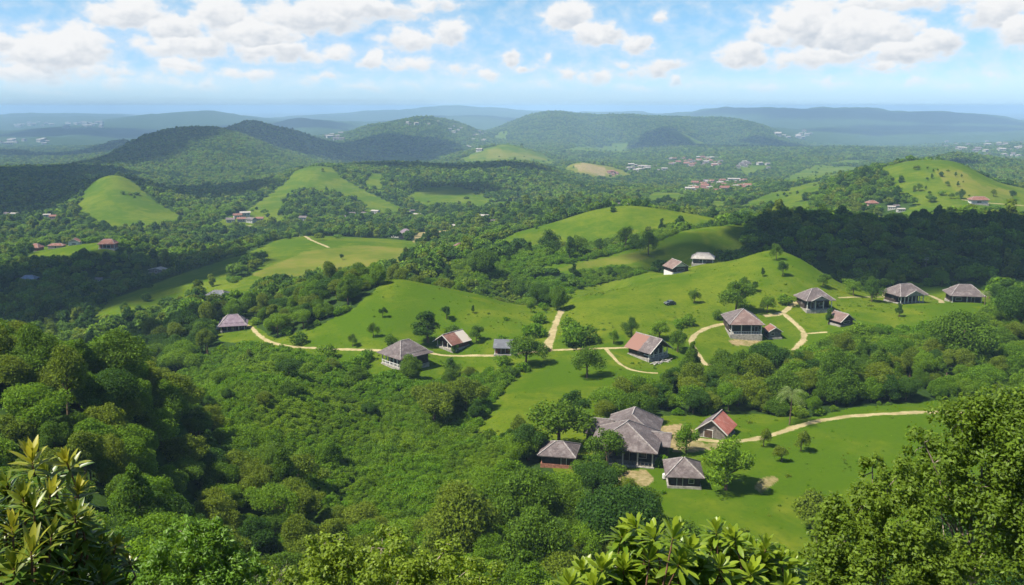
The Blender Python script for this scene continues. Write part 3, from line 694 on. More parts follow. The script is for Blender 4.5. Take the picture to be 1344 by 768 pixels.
def mass(name, label, cat, meshes, X, Y, Z, idx, scl, rot):
    """one object that repeats a few meshes over many points"""
    me = bpy.data.meshes.new(name); me.vertices.add(len(X)); me.vertices.foreach_set('co', np.stack([X, Y, Z], -1).astype(np.float32).ravel())
    for nm, typ, arr in (('pick', 'INT', np.asarray(idx, np.int32)),): a = me.attributes.new(nm, typ, 'POINT'); a.data.foreach_set('value', arr)
    for nm, arr in (('size', scl), ('turn', rot)): a = me.attributes.new(nm, 'FLOAT_VECTOR', 'POINT'); a.data.foreach_set('vector', np.asarray(arr, np.float32).ravel())
    o = bpy.data.objects.new(name, me); COL.objects.link(o)
    ng = bpy.data.node_groups.new(name, 'GeometryNodeTree')
    ng.interface.new_socket('Geometry', in_out='INPUT', socket_type='NodeSocketGeometry'); ng.interface.new_socket('Geometry', in_out='OUTPUT', socket_type='NodeSocketGeometry')
    gi = ng.nodes.new('NodeGroupInput'); go = ng.nodes.new('NodeGroupOutput'); jn = ng.nodes.new('GeometryNodeJoinGeometry')
    for m_ in reversed(meshes):
        po = bpy.data.objects.new(name + "_source", m_)                      # never linked to the scene
        oi = ng.nodes.new('GeometryNodeObjectInfo'); oi.inputs['Object'].default_value = po; oi.inputs['As Instance'].default_value = False
        g2 = ng.nodes.new('GeometryNodeGeometryToInstance'); ng.links.new(oi.outputs['Geometry'], g2.inputs[0]); ng.links.new(g2.outputs[0], jn.inputs[0])
    ip = ng.nodes.new('GeometryNodeInstanceOnPoints'); ng.links.new(gi.outputs[0], ip.inputs['Points']); ng.links.new(jn.outputs[0], ip.inputs['Instance'])
    ip.inputs['Pick Instance'].default_value = True
    def attr(nm, typ):
        a = ng.nodes.new('GeometryNodeInputNamedAttribute'); a.data_type = typ; a.inputs['Name'].default_value = nm; return a.outputs['Attribute']
    ng.links.new(attr('pick', 'INT'), ip.inputs['Instance Index']); ng.links.new(attr('size', 'FLOAT_VECTOR'), ip.inputs['Scale']); ng.links.new(attr('turn', 'FLOAT_VECTOR'), ip.inputs['Rotation'])
    ng.links.new(ip.outputs[0], go.inputs[0])
    md = o.modifiers.new("scatter", 'NODES'); md.node_group = ng
    o['kind'] = 'stuff'; o['label'] = label; o['category'] = cat
    return o

# ------------------------------------------------------------------ where the woods stand
def scatter(d0, d1, s, g, az=39.5):
    """jittered grid over the wedge seen from the lookout"""
    xm = d1 * math.tan(R(az)); nx = int(2 * xm / s); ny = int((d1 - d0 * .7) / s)
    X, Y = np.meshgrid(np.arange(nx) * s - xm, d0 * .7 + np.arange(ny) * s, indexing='ij')
    X = X + (np.arange(ny) % 2)[None] * s * .5 + g.uniform(-.38, .38, X.shape) * s; Y = Y + g.uniform(-.38, .38, X.shape) * s
    X, Y = X.ravel(), Y.ravel(); r = np.hypot(X, Y)
    k = (r >= d0) & (r < d1) & (np.abs(np.arctan2(X, Y)) < R(az))
    return X[k], Y[k]
def veil_of_species(X, Y, g):
    """patches of one kind of tree within the wood"""
    a = fbm(X / 60, Y / 60, 3, 31) + g.normal(size=len(X)) * .30
    return a

def thing(name, label, cat, loc=(0, 0, 0), rotz=0.0, group=None):
    o = bpy.data.objects.new(name, None); o.empty_display_size = .5; COL.objects.link(o); o.location = loc; o.rotation_euler = (0, 0, rotz)
    if label: o['label'] = label
    o['category'] = cat
    if group: o['group'] = group
    return o
def part(name, me, parent):
    o = bpy.data.objects.new(name, me); COL.objects.link(o); o.parent = parent; return o


# open grown trees, looser and less even than those of the wood
LONE = []
for i, (rc, hc, z0, mt, sq) in enumerate([(3.4, 5.6, 1.7, 'leaf_deep', 1), (3.9, 5.0, 1.9, 'leaf_mid', 1), (2.7, 6.4, 1.5, 'leaf_deep', 1), (3.2, 4.6, 1.8, 'leaf_olive', 1), (3.6, 5.4, 1.4, 'leaf_mid', 1), (3.4, 5.0, 1.6, 'leaf_bright', 1), (3.6, 5.6, 1.4, 'leaf_olive', 1), (3.8, 5.4, 1.6, 'leaf_deep', 1)]):
    gg = np.random.default_rng(700 + i); L = []
    for k in range(15):
        h = gg.uniform(0, 1) ** .85; a = gg.uniform(0, 6.283); pro = (math.sin(math.pi * min(1, .18 + .78 * h)) ** .7) * (1.1 - .25 * h); off = gg.uniform(.35, .8) * pro
        L.append((rc * off * math.cos(a) + .35 * math.sin(i * 2.1), rc * off * math.sin(a) + .35 * math.cos(i * 1.3), z0 + hc * (.1 + .78 * h), rc * gg.uniform(.22, .40) * (1.1 - .35 * h)))
    L.append((.2, 0, z0 + hc * .5, rc * .42)); L = np.array(L)
    n = 4200; w = L[:, 3] ** 2; k = gg.choice(len(L), n, p=w / w.sum()); d = unit(gg.normal(size=(n, 3)) + np.array([0, 0, .25])); C = L[k, :3] + d * (L[k, 3] * gg.uniform(.55, 1.18, n))[:, None]
    N = unit(d * .7 + np.array([0, 0, .4]) + gg.normal(size=C.shape) * .6); V, Q = leaf_quads(C, N, .33, gg, 1.7); me = bpy.data.meshes.new("crown"); set_mesh(me, V, [Q], False); me.materials.append(M[mt])
    LONE.append((me, trunk_mesh("trunk", 700 + i, L, z0 + hc * .62, .2, 7), rc, z0 + hc))
# ------------------------------------------------------------------ paths
CLEAR = []                                        # x, y, radius: spots the trees and bushes leave open
def mat_dirt():
    m, t, out = mat_new("trodden_earth"); geo = t.new('ShaderNodeNewGeometry'); pos = geo.outputs['Position']
    n = t.noise(pos, .35, 4, .6); n2 = t.noise(pos, 2.2, 4, .65)
    c = t.mix(t.sstep(n, .3, .7), (.24, .195, .095), (.36, .295, .16)); c = t.mix(t.m('MULTIPLY', t.sstep(n2, .5, .72), .45), c, (.16, .165, .05)); ed = t.new('ShaderNodeAttribute', attribute_name='edge'); c = t.mix(t.sstep(t.m('ADD', ed.outputs['Fac'], t.m('MULTIPLY', t.m('SUBTRACT', t.noise(pos, .9, 4, .7), .5), 1.5)), .55, .95), c, (.075, .115, .008))
    principled(t, out, c, .95, .1, n2, .4, .08); return m
M['dirt'] = mat_dirt()
def path_strip(pts, width, name="path", lift=.07):
    """a worn track laid over the ground along a line seen in the photo"""
    Q = []
    for i in range(len(pts) - 1):
        n = max(2, int(math.hypot(pts[i + 1][0] - pts[i][0], pts[i + 1][1] - pts[i][1]) / 4))
        for k in range(n): a = k / n; Q.append((pts[i][0] * (1 - a) + pts[i + 1][0] * a, pts[i][1] * (1 - a) + pts[i + 1][1] * a))
    Q.append(pts[-1]); G = np.array([ground(*q)[:2] for q in Q])
    for _ in range(3): G[1:-1] = (G[:-2] + 2 * G[1:-1] + G[2:]) / 4
    seg = np.r_[0, np.cumsum(np.linalg.norm(np.diff(G, axis=0), axis=1))]; s = np.arange(0, seg[-1], .8)
    x = np.interp(s, seg, G[:, 0]); y = np.interp(s, seg, G[:, 1]); d = np.gradient(np.stack([x, y], -1), axis=0); d = unit(d); nn = np.stack([-d[:, 1], d[:, 0]], -1)
    wv = width * (1 + .28 * lattice(s / 3.1, s * 0 + len(pts), 7)) * .5; wl = width * (1 + .28 * lattice(s / 2.7, s * 0 + 9.3, 8)) * .5; V = []
    for o_ in (-1, -.5, 0, .5, 1):
        ww = np.where(o_ < 0, wl, wv); p = np.stack([x, y], -1) + nn * (o_ * ww)[:, None]; V.append(np.c_[p, H(p[:, 0], p[:, 1]) + lift * (1 - .8 * abs(o_))])
    n = len(s); V = np.stack(V, 1).reshape(-1, 3); i = np.arange(n - 1)[:, None] * 5 + np.arange(4)[None]
    q = np.stack([i, i + 5, i + 6, i + 1], -1).reshape(-1, 4)[:, ::-1]
    me = bpy.data.meshes.new(name); set_mesh(me, V, [q], True); me.materials.append(M['dirt']); at = me.attributes.new('edge', 'FLOAT', 'POINT'); at.data.foreach_set('value', np.tile(np.array([1.1, .45, .12, .45, 1.1], np.float32), n)); o = bpy.data.objects.new(name, me); COL.objects.link(o); o['kind'] = 'structure'
    for k in range(0, n, 3): CLEAR.append((x[k], y[k], width * .6 + 1.2))
PATHS = [([(318, 424), (330, 428), (336, 438), (352, 449), (378, 455), (430, 458), (490, 460), (560, 463), (585, 467), (650, 467), (690, 463), (720, 460), (760, 458), (800, 457), (842, 456)], 1.9),
         ([(737, 407), (733, 418), (727, 430), (724, 442), (716, 455), (712, 462)], 3.0), ([(730, 425), (726, 440), (722, 452), (722, 462)], 2.2),
         ([(795, 458), (803, 467), (812, 477), (826, 485), (845, 489), (864, 490)], 1.5),
         ([(942, 478), (926, 481), (920, 470), (911, 459), (905, 448), (910, 440), (923, 432), (944, 426), (957, 424)], 2.3), ([(922, 479), (930, 477), (950, 477), (972, 476)], 1.5),
         ([(1003, 415), (1020, 413), (1029, 411), (1034, 404), (1042, 398), (1056, 393)], 2.6), ([(1028, 411), (1036, 418), (1046, 427), (1056, 436), (1057, 444), (1050, 452), (1040, 461), (1030, 466)], 2.6),
         ([(1057, 438), (1070, 437), (1088, 436)], 1.6), ([(1100, 391), (1125, 390), (1160, 390)], 1.4), ([(1212, 387), (1224, 388), (1232, 392), (1236, 398)], 2.2), ([(1160, 384), (1157, 388), (1166, 394)], 1.3),
         ([(890, 572), (915, 577), (945, 580), (985, 578), (1010, 572), (1040, 562), (1070, 553), (1110, 547), (1150, 544), (1190, 542), (1228, 541), (1270, 541)], 2.6),
         ([(310, 297), (345, 296), (372, 300), (410, 316), (432, 325)], 3.0), ([(1262, 262), (1290, 266), (1344, 270)], 3.0)]
for p_, w_ in PATHS: path_strip(p_, w_)

# ------------------------------------------------------------------ houses
class MB:
    """collects boxes, prisms and lofts into one mesh"""
    def __init__(s): s.v, s.f, s.m = [], [], []
    def poly(s, pts, faces, mi=0):
        k = len(s.v); s.v += [tuple(p) for p in pts]; s.f += [tuple(i + k for i in f) for f in faces]; s.m += [mi] * len(faces); return s
    def box(s, x0, x1, y0, y1, z0, z1, mi=0):
        return s.poly([(x0, y0, z0), (x1, y0, z0), (x1, y1, z0), (x0, y1, z0), (x0, y0, z1), (x1, y0, z1), (x1, y1, z1), (x0, y1, z1)],
                      [(3, 2, 1, 0), (4, 5, 6, 7), (0, 1, 5, 4), (1, 2, 6, 5), (2, 3, 7, 6), (3, 0, 4, 7)], mi)
    def bar(s, a, b, r, mi=0):
        a, b = Vector(a), Vector(b); d = (b - a).normalized(); u = d.cross(Vector((0, 0, 1)) if abs(d.z) < .9 else Vector((1, 0, 0))).normalized() * r; w = d.cross(u).normalized() * r
        p = [a + u + w, a - u + w, a - u - w, a + u - w, b + u + w, b - u + w, b - u - w, b + u - w]
        return s.poly([tuple(q) for q in p], [(3, 2, 1, 0), (4, 5, 6, 7), (0, 1, 5, 4), (1, 2, 6, 5), (2, 3, 7, 6), (3, 0, 4, 7)], mi)
    def slab(s, quad, t, mi=0):
        """a sloping sheet of thickness t below the given corners"""
        n = len(quad); q = [Vector(p) for p in quad]; lo = [p - Vector((0, 0, t)) for p in q]
        return s.poly([tuple(p) for p in q + lo], [tuple(range(n)), tuple(range(2 * n - 1, n - 1, -1))] + [(i, i + n, (i + 1) % n + n, (i + 1) % n) for i in range(n)], mi)
    def build(s, name, mats, parent, loc=None):
        me = bpy.data.meshes.new(name); me.from_pydata(s.v, [], s.f); mats = mats if isinstance(mats, list) else [mats]
        for m_ in mats: me.materials.append(m_)
        for p_, k in zip(me.polygons, s.m): p_.material_index = k
        bm = bmesh.new(); bm.from_mesh(me); bmesh.ops.recalc_face_normals(bm, faces=bm.faces); bm.to_mesh(me); bm.free()
        o = bpy.data.objects.new(name, me); COL.objects.link(o); o.parent = parent
        if loc: o.location = loc
        return o

def mat_roof(name, a, b, streak, sx=1.0):
    """weathered sheet or shingle: courses, runs of lichen and paler wear"""
    m, t, out = mat_new(name); tc = t.new('ShaderNodeTexCoord'); mp = t.new('ShaderNodeMapping'); t.link(tc.outputs['Object'], mp.inputs[0]); mp.inputs['Scale'].default_value = (2.6, 2.6, .5)
    n = t.noise(mp.outputs[0], 1.0, 5, .65); n2 = t.noise(tc.outputs['Object'], .8, 5, .65); n3 = t.noise(tc.outputs['Object'], 5.0, 3, .6)
    wv = t.new('ShaderNodeTexWave', wave_type='BANDS', bands_direction='Z'); t.link(tc.outputs['Object'], wv.inputs[0]); wv.inputs['Scale'].default_value = 1.6; wv.inputs['Distortion'].default_value = 1.5; wv.inputs['Detail'].default_value = 3
    c = t.mix(t.sstep(n, .3, .7), a, b); c = t.mix(t.m('MULTIPLY', t.sstep(n2, .48, .66), .75), c, streak)
    c = t.mix(t.m('MULTIPLY', t.sstep(n3, .55, .75), .45), c, tuple(v * .55 for v in a)); c = t.mix(t.m('MULTIPLY', wv.outputs['Fac'], .22), c, tuple(v * .5 for v in a))
    vr = t.new('ShaderNodeTexVoronoi'); t.link(tc.outputs['Object'], vr.inputs['Vector']); vr.inputs['Scale'].default_value = .55; vs = t.new('ShaderNodeSeparateColor'); t.link(vr.outputs['Color'], vs.inputs[0]); c = t.mix(t.m('MULTIPLY', t.sstep(vs.outputs[0], .55, .6), .35), c, tuple(v * .6 for v in a))
    principled(t, out, c, .8, .25, t.m('ADD', n3, t.m('MULTIPLY', wv.outputs['Fac'], .5)), .5, .06); return m
def mat_plank(name, col, sc_=4.0):
    m, t, out = mat_new(name); tc = t.new('ShaderNodeTexCoord'); wv = t.new('ShaderNodeTexWave', wave_type='BANDS', bands_direction='DIAGONAL'); mp = t.new('ShaderNodeMapping'); t.link(tc.outputs['Object'], mp.inputs[0]); mp.inputs['Scale'].default_value = (1, 1, .0)
    t.link(mp.outputs[0], wv.inputs[0]); wv.inputs['Scale'].default_value = sc_; wv.inputs['Distortion'].default_value = .4
    n = t.noise(tc.outputs['Object'], 1.6, 5, .65); c = t.mix(t.sstep(n, .3, .7), tuple(v * .65 for v in col), tuple(v * 1.4 for v in col)); c = t.mix(t.m('MULTIPLY', t.sstep(wv.outputs['Fac'], .8, .95), .6), c, tuple(v * .35 for v in col))
    principled(t, out, c, .85, .2, wv.outputs['Fac'], .3, .03); return m
M['roof_grey'] = mat_roof("roof_grey", (.088, .068, .066), (.150, .122, .117), (.215, .188, .178))
M['roof_dark'] = mat_roof("roof_dark", (0.0984, 0.1025, 0.1148), (0.1394, 0.1435, 0.1558), (0.1804, 0.1845, 0.1927))
M['roof_rust'] = mat_roof("roof_rust", (0.1640, 0.0697, 0.0492), (0.2460, 0.1148, 0.0861), (0.2706, 0.1722, 0.1353))
M['roof_brown'] = mat_roof("roof_brown", (.135, .085, .072), (.20, .135, .118), (.25, .19, .165))
M['roof_red'] = mat_roof("roof_red", (0.3280, 0.0984, 0.0697), (0.4264, 0.1558, 0.1148), (0.4592, 0.2624, 0.2132))
M['roof_pale'] = mat_roof("roof_pale", (0.2788, 0.2460, 0.2132), (0.3772, 0.3444, 0.3034), (0.4428, 0.4100, 0.3690))
def mat_roof_two(name, A, B, y0):
    """a roof patched with newer sheets at one end"""
    m = M[A].copy(); m.name = name; t = NT(m.node_tree); p = [n for n in t.n if n.type == 'BSDF_PRINCIPLED'][0]; c0 = p.inputs['Base Color'].links[0].from_socket
    tc = t.new('ShaderNodeTexCoord'); sp = t.new('ShaderNodeSeparateXYZ'); t.link(tc.outputs['Object'], sp.inputs[0]); n = t.noise(tc.outputs['Object'], 1.1, 4, .6)
    t.link(t.mix(t.sstep(t.m('ADD', sp.outputs[1], t.m('MULTIPLY', t.m('SUBTRACT', n, .5), 1.2)), y0 - .15, y0 + .15), c0, B), p.inputs['Base Color']); return m
M['roof_patched'] = mat_roof_two("roof_patched", 'roof_rust', (0.4264, 0.3772, 0.3198), .4); M['roof_half'] = mat_roof_two("roof_half", 'roof_mauve' if 'roof_mauve' in M else 'roof_grey', (.20, .105, .08), -.6)
M['roof_blue'] = mat_roof("roof_blue", (0.1312, 0.1640, 0.2132), (0.1968, 0.2378, 0.2952), (0.2706, 0.3116, 0.3608))
M['roof_mauve'] = mat_roof("roof_mauve", (0.1558, 0.1148, 0.1394), (0.2214, 0.1640, 0.1968), (0.2952, 0.2460, 0.2706))
M['ridge'] = mat_flat("ridge", (.27, .24, .225), .8, .2, .3, 2)
M['wood_dark'] = mat_plank("wood_dark", (0.0451, 0.0328, 0.0279)); M['wood_grey'] = mat_plank("wood_grey", (0.1394, 0.1230, 0.1066)); M['wood_brown'] = mat_plank("wood_brown", (0.0820, 0.0508, 0.0344))
M['post'] = mat_flat("post", (0.4510, 0.4182, 0.3772), .8, .2, .2, 3); M['white'] = mat_flat("white", (0.5412, 0.5248, 0.4920), .7, .3, .15, 2); M['lime_wash'] = mat_flat("lime_wash", (0.3280, 0.3157, 0.2870), .9, .1, .2, .3); M['stone'] = mat_flat("stone", (0.2706, 0.2501, 0.2173), .9, .15, .35, 1.5)
M['brick'] = mat_flat("brick", (0.2460, 0.1107, 0.0738), .9, .15, .35, 3); M['wood_red'] = mat_plank("wood_red", (0.1394, 0.0508, 0.0369)); M['pink'] = mat_flat("pink", (0.4100, 0.2706, 0.2378), .85, .2, .2, 1)
m_, t_, o_ = mat_new("glass"); principled(t_, o_, (0.0164, 0.0205, 0.0246), .12, .5); M['glass'] = m_

def loft(mb, rings, mi=0, cap=True):
    """stack of rectangles (x half, y half, z, x shift, y shift): a hipped roof in one or two pitches"""
    k = len(mb.v)
    for (hx, hy, z, sx, sy) in rings: mb.v += [(sx - hx, sy - hy, z), (sx + hx, sy - hy, z), (sx + hx, sy + hy, z), (sx - hx, sy + hy, z)]
    n = len(rings); fs = [(k + 3, k + 2, k + 1, k)]
    for i in range(n - 1):
        for s in range(4): a = k + i * 4 + s; b = k + i * 4 + (s + 1) % 4; fs.append((a, b, b + 4, a + 4))
    e = k + (n - 1) * 4; fs.append((e, e + 1, e + 2, e + 3)); mb.f += fs; mb.m += [mi] * len(fs)

def house(name, label, px, py, rot, w, d, hw, roof, cat='house', porch=0.0, posts=0, rail=False, plinth=.4, wall='wood_dark', post='post', front=(), side=None, group=None, plinth_mat='stone', clear=1.0, gable_wall=None, base=None):
    """px, py: middle of the front foot in the photo.  roof: kind, height, overhang, materials"""
    rz = R(rot); fx, fy = ground(px, py)[:2] if base is None else base; x0 = fx - math.sin(rz) * d / 2; y0 = fy + math.cos(rz) * d / 2
    cs = [H(x0 + math.cos(rz) * a * w / 2 - math.sin(rz) * b * d / 2, y0 + math.sin(rz) * a * w / 2 + math.cos(rz) * b * d / 2)[0] for a in (-1, 0, 1) for b in (-1, 0, 1)]
    z0 = float(np.mean(cs)); h = thing(name, label, cat, (x0, y0, z0), rz, group)
    CLEAR.append((x0, y0, max(w, d) * .62 * clear + 1.0)); CLEAR.append((fx + math.sin(rz) * 3, fy - math.cos(rz) * 3, w * .45 * clear + 1))
    hx, hy = w / 2, d / 2; zp = plinth
    if plinth: MB().box(-hx - .25, hx + .25, -hy - .25, hy + .25, -1.6, zp).build("plinth", M[plinth_mat], h)
    yf = -hy + porch; zt = zp + hw
    wl = MB().box(-hx, hx, yf, hy, zp - .01 if plinth else -1.2, zt)
    k = roof['kind']; rh, ov = roof['h'], roof['ov']; mats = [M[x] for x in roof['mat']]
    if k == 'gable': wl.poly([(-hx, yf, zt), (hx, yf, zt), (0, yf, zt + rh * .93), (-hx, hy, zt), (hx, hy, zt), (0, hy, zt + rh * .93)], [(0, 1, 2), (5, 4, 3), (0, 2, 5, 3), (1, 4, 5, 2)])
    wall_o = wl.build("wall", M[wall], h)
    if gable_wall: MB().poly([(-hx * .82, yf - .06, zt + .12), (hx * .82, yf - .06, zt + .12), (0, yf - .06, zt + rh * .80), (-hx * .82, yf + .0, zt + .12), (hx * .82, yf, zt + .12), (0, yf, zt + rh * .80)], [(0, 1, 2), (5, 4, 3), (0, 3, 4, 1), (1, 4, 5, 2), (2, 5, 3, 0)]).build("gable_board", M[gable_wall], h)
    # openings in the front wall: (kind, x, width, bottom, height)
    for (ok, x, ww, b, hh) in front:
        z1 = zp + b
        if ok == 'door':
            dr = MB().box(x - ww / 2, x + ww / 2, yf - .06, yf + .05, z1, z1 + hh).build("door", M['wood_brown'], h); f = MB()
            f.box(x - ww / 2 - .12, x - ww / 2, yf - .09, yf, z1, z1 + hh + .12).box(x + ww / 2, x + ww / 2 + .12, yf - .09, yf, z1, z1 + hh + .12).box(x - ww / 2, x + ww / 2, yf - .09, yf, z1 + hh, z1 + hh + .12).build("frame", M[post], dr)
        elif ok == 'open':
            MB().box(x - ww / 2, x + ww / 2, yf - .05, yf + .05, z1, z1 + hh).build("dark_doorway_panel", M['glass'], h)  # dark panel on the wall, standing in for an unlit opening
        else:
            wn = MB().box(x - ww / 2, x + ww / 2, yf - .05, yf + .05, z1, z1 + hh).build("window", M['glass'], h); f = MB()
            f.box(x - ww / 2 - .1, x - ww / 2, yf - .09, yf, z1 - .1, z1 + hh + .1).box(x + ww / 2, x + ww / 2 + .1, yf - .09, yf, z1 - .1, z1 + hh + .1).box(x - ww / 2, x + ww / 2, yf - .09, yf, z1 + hh, z1 + hh + .1).box(x - ww / 2, x + ww / 2, yf - .09, yf, z1 - .1, z1).build("frame", M[post], wn)
    for sx in ((-1, 1) if side is None else side):       # a shuttered window in each side wall
        xx = sx * hx; MB().box(min(xx, xx + sx * .06), max(xx, xx + sx * .06), -.6, .6, zp + hw * .35, zp + hw * .35 + min(1.1, hw * .4)).build("shutter", M['wood_grey'] if wall != 'wood_grey' else M['wood_dark'], h)
    if posts:
        for i in range(posts):
            x = -hx + .12 + (w - .24) * i / (posts - 1); MB().box(x - .13, x + .13, -hy + .02, -hy + .26, zp, zt).build("post", M[post], h)
        MB().box(-hx, hx, -hy + .03, -hy + .25, zt - .02, zt + .18).build("beam", M['wood_dark'], h)
    if rail:
        r_ = MB().box(-hx, hx, -hy + .06, -hy + .18, zp + .85, zp + 1.0)
        r_.box(-hx, hx, -hy + .08, -hy + .16, zp + .12, zp + .22); n = int(w / .8)
        for i in range(n + 1): x = -hx + .05 + (w - .1) * i / n; r_.box(x - .06, x + .06, -hy + .07, -hy + .17, zp + .22, zp + .85)
        for sx in (-1, 1): r_.box(sx * hx - .06, sx * hx + .06, -hy + .18, yf, zp + .85, zp + 1.0)
        r_.build("railing", M['white' if post == 'white' else 'wood_grey'], h)
    zr = zt + .16 if posts else zt + .02; W, D_ = hx + ov, hy + ov; rf = MB(); cap = MB()
    if k in ('hip', 'tier'):
        lx, ly = roof.get('ridge', (0.15, 0.15)); z1 = zr
        if k == 'tier':
            fx_ = roof.get('break', .62); zm = zr + rh * roof.get('mid', .30)
            rings = [(W, D_, z1 - .16, 0, 0), (W, D_, z1, 0, 0), (lx + (W - lx) * fx_, ly + (D_ - ly) * fx_, zm, 0, 0), (lx + (W - lx) * (fx_ - .05), ly + (D_ - ly) * (fx_ - .05), zm + .36, 0, 0), (lx, ly, zr + rh, 0, 0)]
        else: rings = [(W, D_, z1 - .16, 0, 0), (W, D_, z1, 0, 0), (lx, ly, zr + rh, 0, 0)]
        loft(rf, rings); ro = rf.build("roof", mats, h)
        if len(mats) > 1:                              # a differently weathered front slope
            for p_ in ro.data.polygons:
                if (p_.normal.y < -.3 if roof.get('odd', 'front') == 'front' else p_.normal.x > .3 if roof['odd'] == 'right' else p_.normal.x < -.3) and p_.normal.z > .2: p_.material_index = 1
        for a in range(4):
            sx, sy = ((-1, -1), (1, -1), (1, 1), (-1, 1))[a]
            for r0, r1 in zip(rings[1:-1], rings[2:]): cap.bar((sx * r0[0], sy * r0[1], r0[2] + .05), (sx * r1[0], sy * r1[1], r1[2] + .05), .10)
        cap.bar((-lx, -ly, zr + rh + .06), (lx, ly, zr + rh + .06), .12) if max(lx, ly) > .2 else None
        cap.build("ridge_cap", M['ridge'], ro)
    elif k == 'gable':
        e = ov * rh / hx; gf = roof.get('front', ov)
        rf.slab([(-hx - ov, -hy - gf, zr - e), (0, -hy - gf, zr + rh), (0, hy + ov, zr + rh), (-hx - ov, hy + ov, zr - e)], .13, 0)
        rf.slab([(0, -hy - gf, zr + rh), (hx + ov, -hy - gf, zr - e), (hx + ov, hy + ov, zr - e), (0, hy + ov, zr + rh)], .13, min(1, len(mats) - 1)); ro = rf.build("roof", mats, h)
        cap.bar((0, -hy - gf - .03, zr + rh + .03), (0, hy + ov + .03, zr + rh + .03), .12).build("ridge_cap", M['ridge'], ro)
        bb_ = MB(); bb_.bar((-hx - ov, -hy - gf - .05, zr - e - .1), (0, -hy - gf - .05, zr + rh - .1), .1).bar((hx + ov, -hy - gf - .05, zr - e - .1), (0, -hy - gf - .05, zr + rh - .1), .1).build("bargeboard", M[roof.get('barge', 'post')], ro)
    elif k == 'mono':
        rf.slab([(-W, -D_, zr), (W, -D_, zr), (W, D_, zr + rh), (-W, D_, zr + rh)], .14).build("roof", mats, h)
        MB().poly([(-hx, yf, zt), (-hx, hy, zt), (-hx, hy, zt + rh * .8), (hx, yf, zt), (hx, hy, zt), (hx, hy, zt + rh * .8)], [(0, 1, 2), (5, 4, 3), (1, 4, 5, 2), (0, 2, 5, 3)]).build("upper_wall", M[wall], h)
    if roof.get('gablet'):                              # small gable rising from the front slope
        gw, gh, gy, gm = roof['gablet']; zg = zr + .12; yb = 0.0; yo = -D_ - .02 + gy; g_ = MB()
        ze = zg + gh
        g_.slab([(-gw - .35, yo - .3, zg - .12), (0, yo - .3, ze), (0, yb, ze + .0), (-gw - .35, yb, zg - .12)], .12); g_.slab([(0, yo - .3, ze), (gw + .35, yo - .3, zg - .12), (gw + .35, yb, zg - .12), (0, yb, ze)], .12)
        go_ = g_.build("porch_roof", mats[0], h)
        MB().poly([(-gw, yo, zg - .1), (gw, yo, zg - .1), (0, yo, ze - .16), (-gw, yo + .15, zg - .1), (gw, yo + .15, zg - .1), (0, yo + .15, ze - .16)], [(0, 1, 2), (5, 4, 3), (0, 3, 4, 1), (1, 4, 5, 2), (2, 5, 3, 0)]).build("gable_board", M[gm], go_)
        MB().bar((-gw - .35, yo - .33, zg - .22), (0, yo - .33, ze - .08), .09).bar((gw + .35, yo - .33, zg - .22), (0, yo - .33, ze - .08), .09).build("bargeboard", M['post'], go_)
        MB().box(-gw - .2, gw + .2, yo - .05, yo + .12, zg - .32, zg - .1).build("lintel", M['post'], go_)
    return h, dict(hx=hx, hy=hy, zp=zp, zt=zt, zr=zr, yf=yf, W=W, D=D_)

# --- the main house: big front hip, higher rear block, side wings
mh, q = house("main_house", "large weathered grey hip roofed house with side wings and shaded front veranda", 817, 612, -15, 12.4, 10.6, 3.3, dict(kind='hip', h=4.0, ov=1.0, mat=['roof_grey'], ridge=(.2, .9)), porch=2.6, posts=5, rail=True, plinth=.55,
              front=[('door', .4, 1.2, 0, 2.2), ('window', -3.4, 1.5, .8, 1.2), ('window', 3.8, 1.5, .8, 1.2)], clear=1.0)
hx, hy, zp, zt = q['hx'], q['hy'], q['zp'], q['zt']
def wing(x0, x1, y0, y1, h, rh, along, nm, ov=.6, mat='roof_grey'):
    MB().box(x0, x1, y0, y1, -1.4, h).build("wing_wall", M['wood_dark'], mh); rf = MB(); cx, cy_ = (x0 + x1) / 2, (y0 + y1) / 2; cap = MB()
    if along == 'x':
        rf.slab([(x0 - ov, y0 - ov, h - .1), (x1 + ov, y0 - ov, h - .1), (x1 + ov, cy_, h + rh), (x0 - ov, cy_, h + rh)], .15); rf.slab([(x0 - ov, cy_, h + rh), (x1 + ov, cy_, h + rh), (x1 + ov, y1 + ov, h - .1), (x0 - ov, y1 + ov, h - .1)], .15)
        cap.bar((x0 - ov, cy_, h + rh + .05), (x1 + ov, cy_, h + rh + .05), .12)
    else:
        rf.slab([(x0 - ov, y0 - ov, h - .1), (cx, y0 - ov, h + rh), (cx, y1 + ov, h + rh), (x0 - ov, y1 + ov, h - .1)], .15); rf.slab([(cx, y0 - ov, h + rh), (x1 + ov, y0 - ov, h - .1), (x1 + ov, y1 + ov, h - .1), (cx, y1 + ov, h + rh)], .15)
        cap.bar((cx, y0 - ov, h + rh + .05), (cx, y1 + ov, h + rh + .05), .12)
    ro = rf.build("wing_roof", M[mat], mh); cap.build("ridge_cap", M['ridge'], ro)
rb = MB(); MB().box(-4.6, 5.2, hy + .1, hy + 8, -1.4, 3.6).build("rear_wall", M['wood_dark'], mh)
loft(rb, [(6.0, 6.2, 3.5, .3, hy + 4), (6.0, 6.2, 3.66, .3, hy + 4), (.15, 2.6, 7.5, .3, hy + 3.2)]); rr_ = rb.build("rear_roof", M['roof_grey'], mh)
cp_ = MB()
for sx, sy in ((-1, 1), (1, 1), (1, -1)): cp_.bar((.3 + sx * 6.0, hy + 4 + sy * 6.2, 3.72), (.3 + sx * .15, hy + 3.2 + sy * 2.6, 7.56), .1)
cp_.bar((.3, hy + .6, 7.56), (.3, hy + 5.8, 7.56), .12).build("ridge_cap", M['ridge'], rr_)
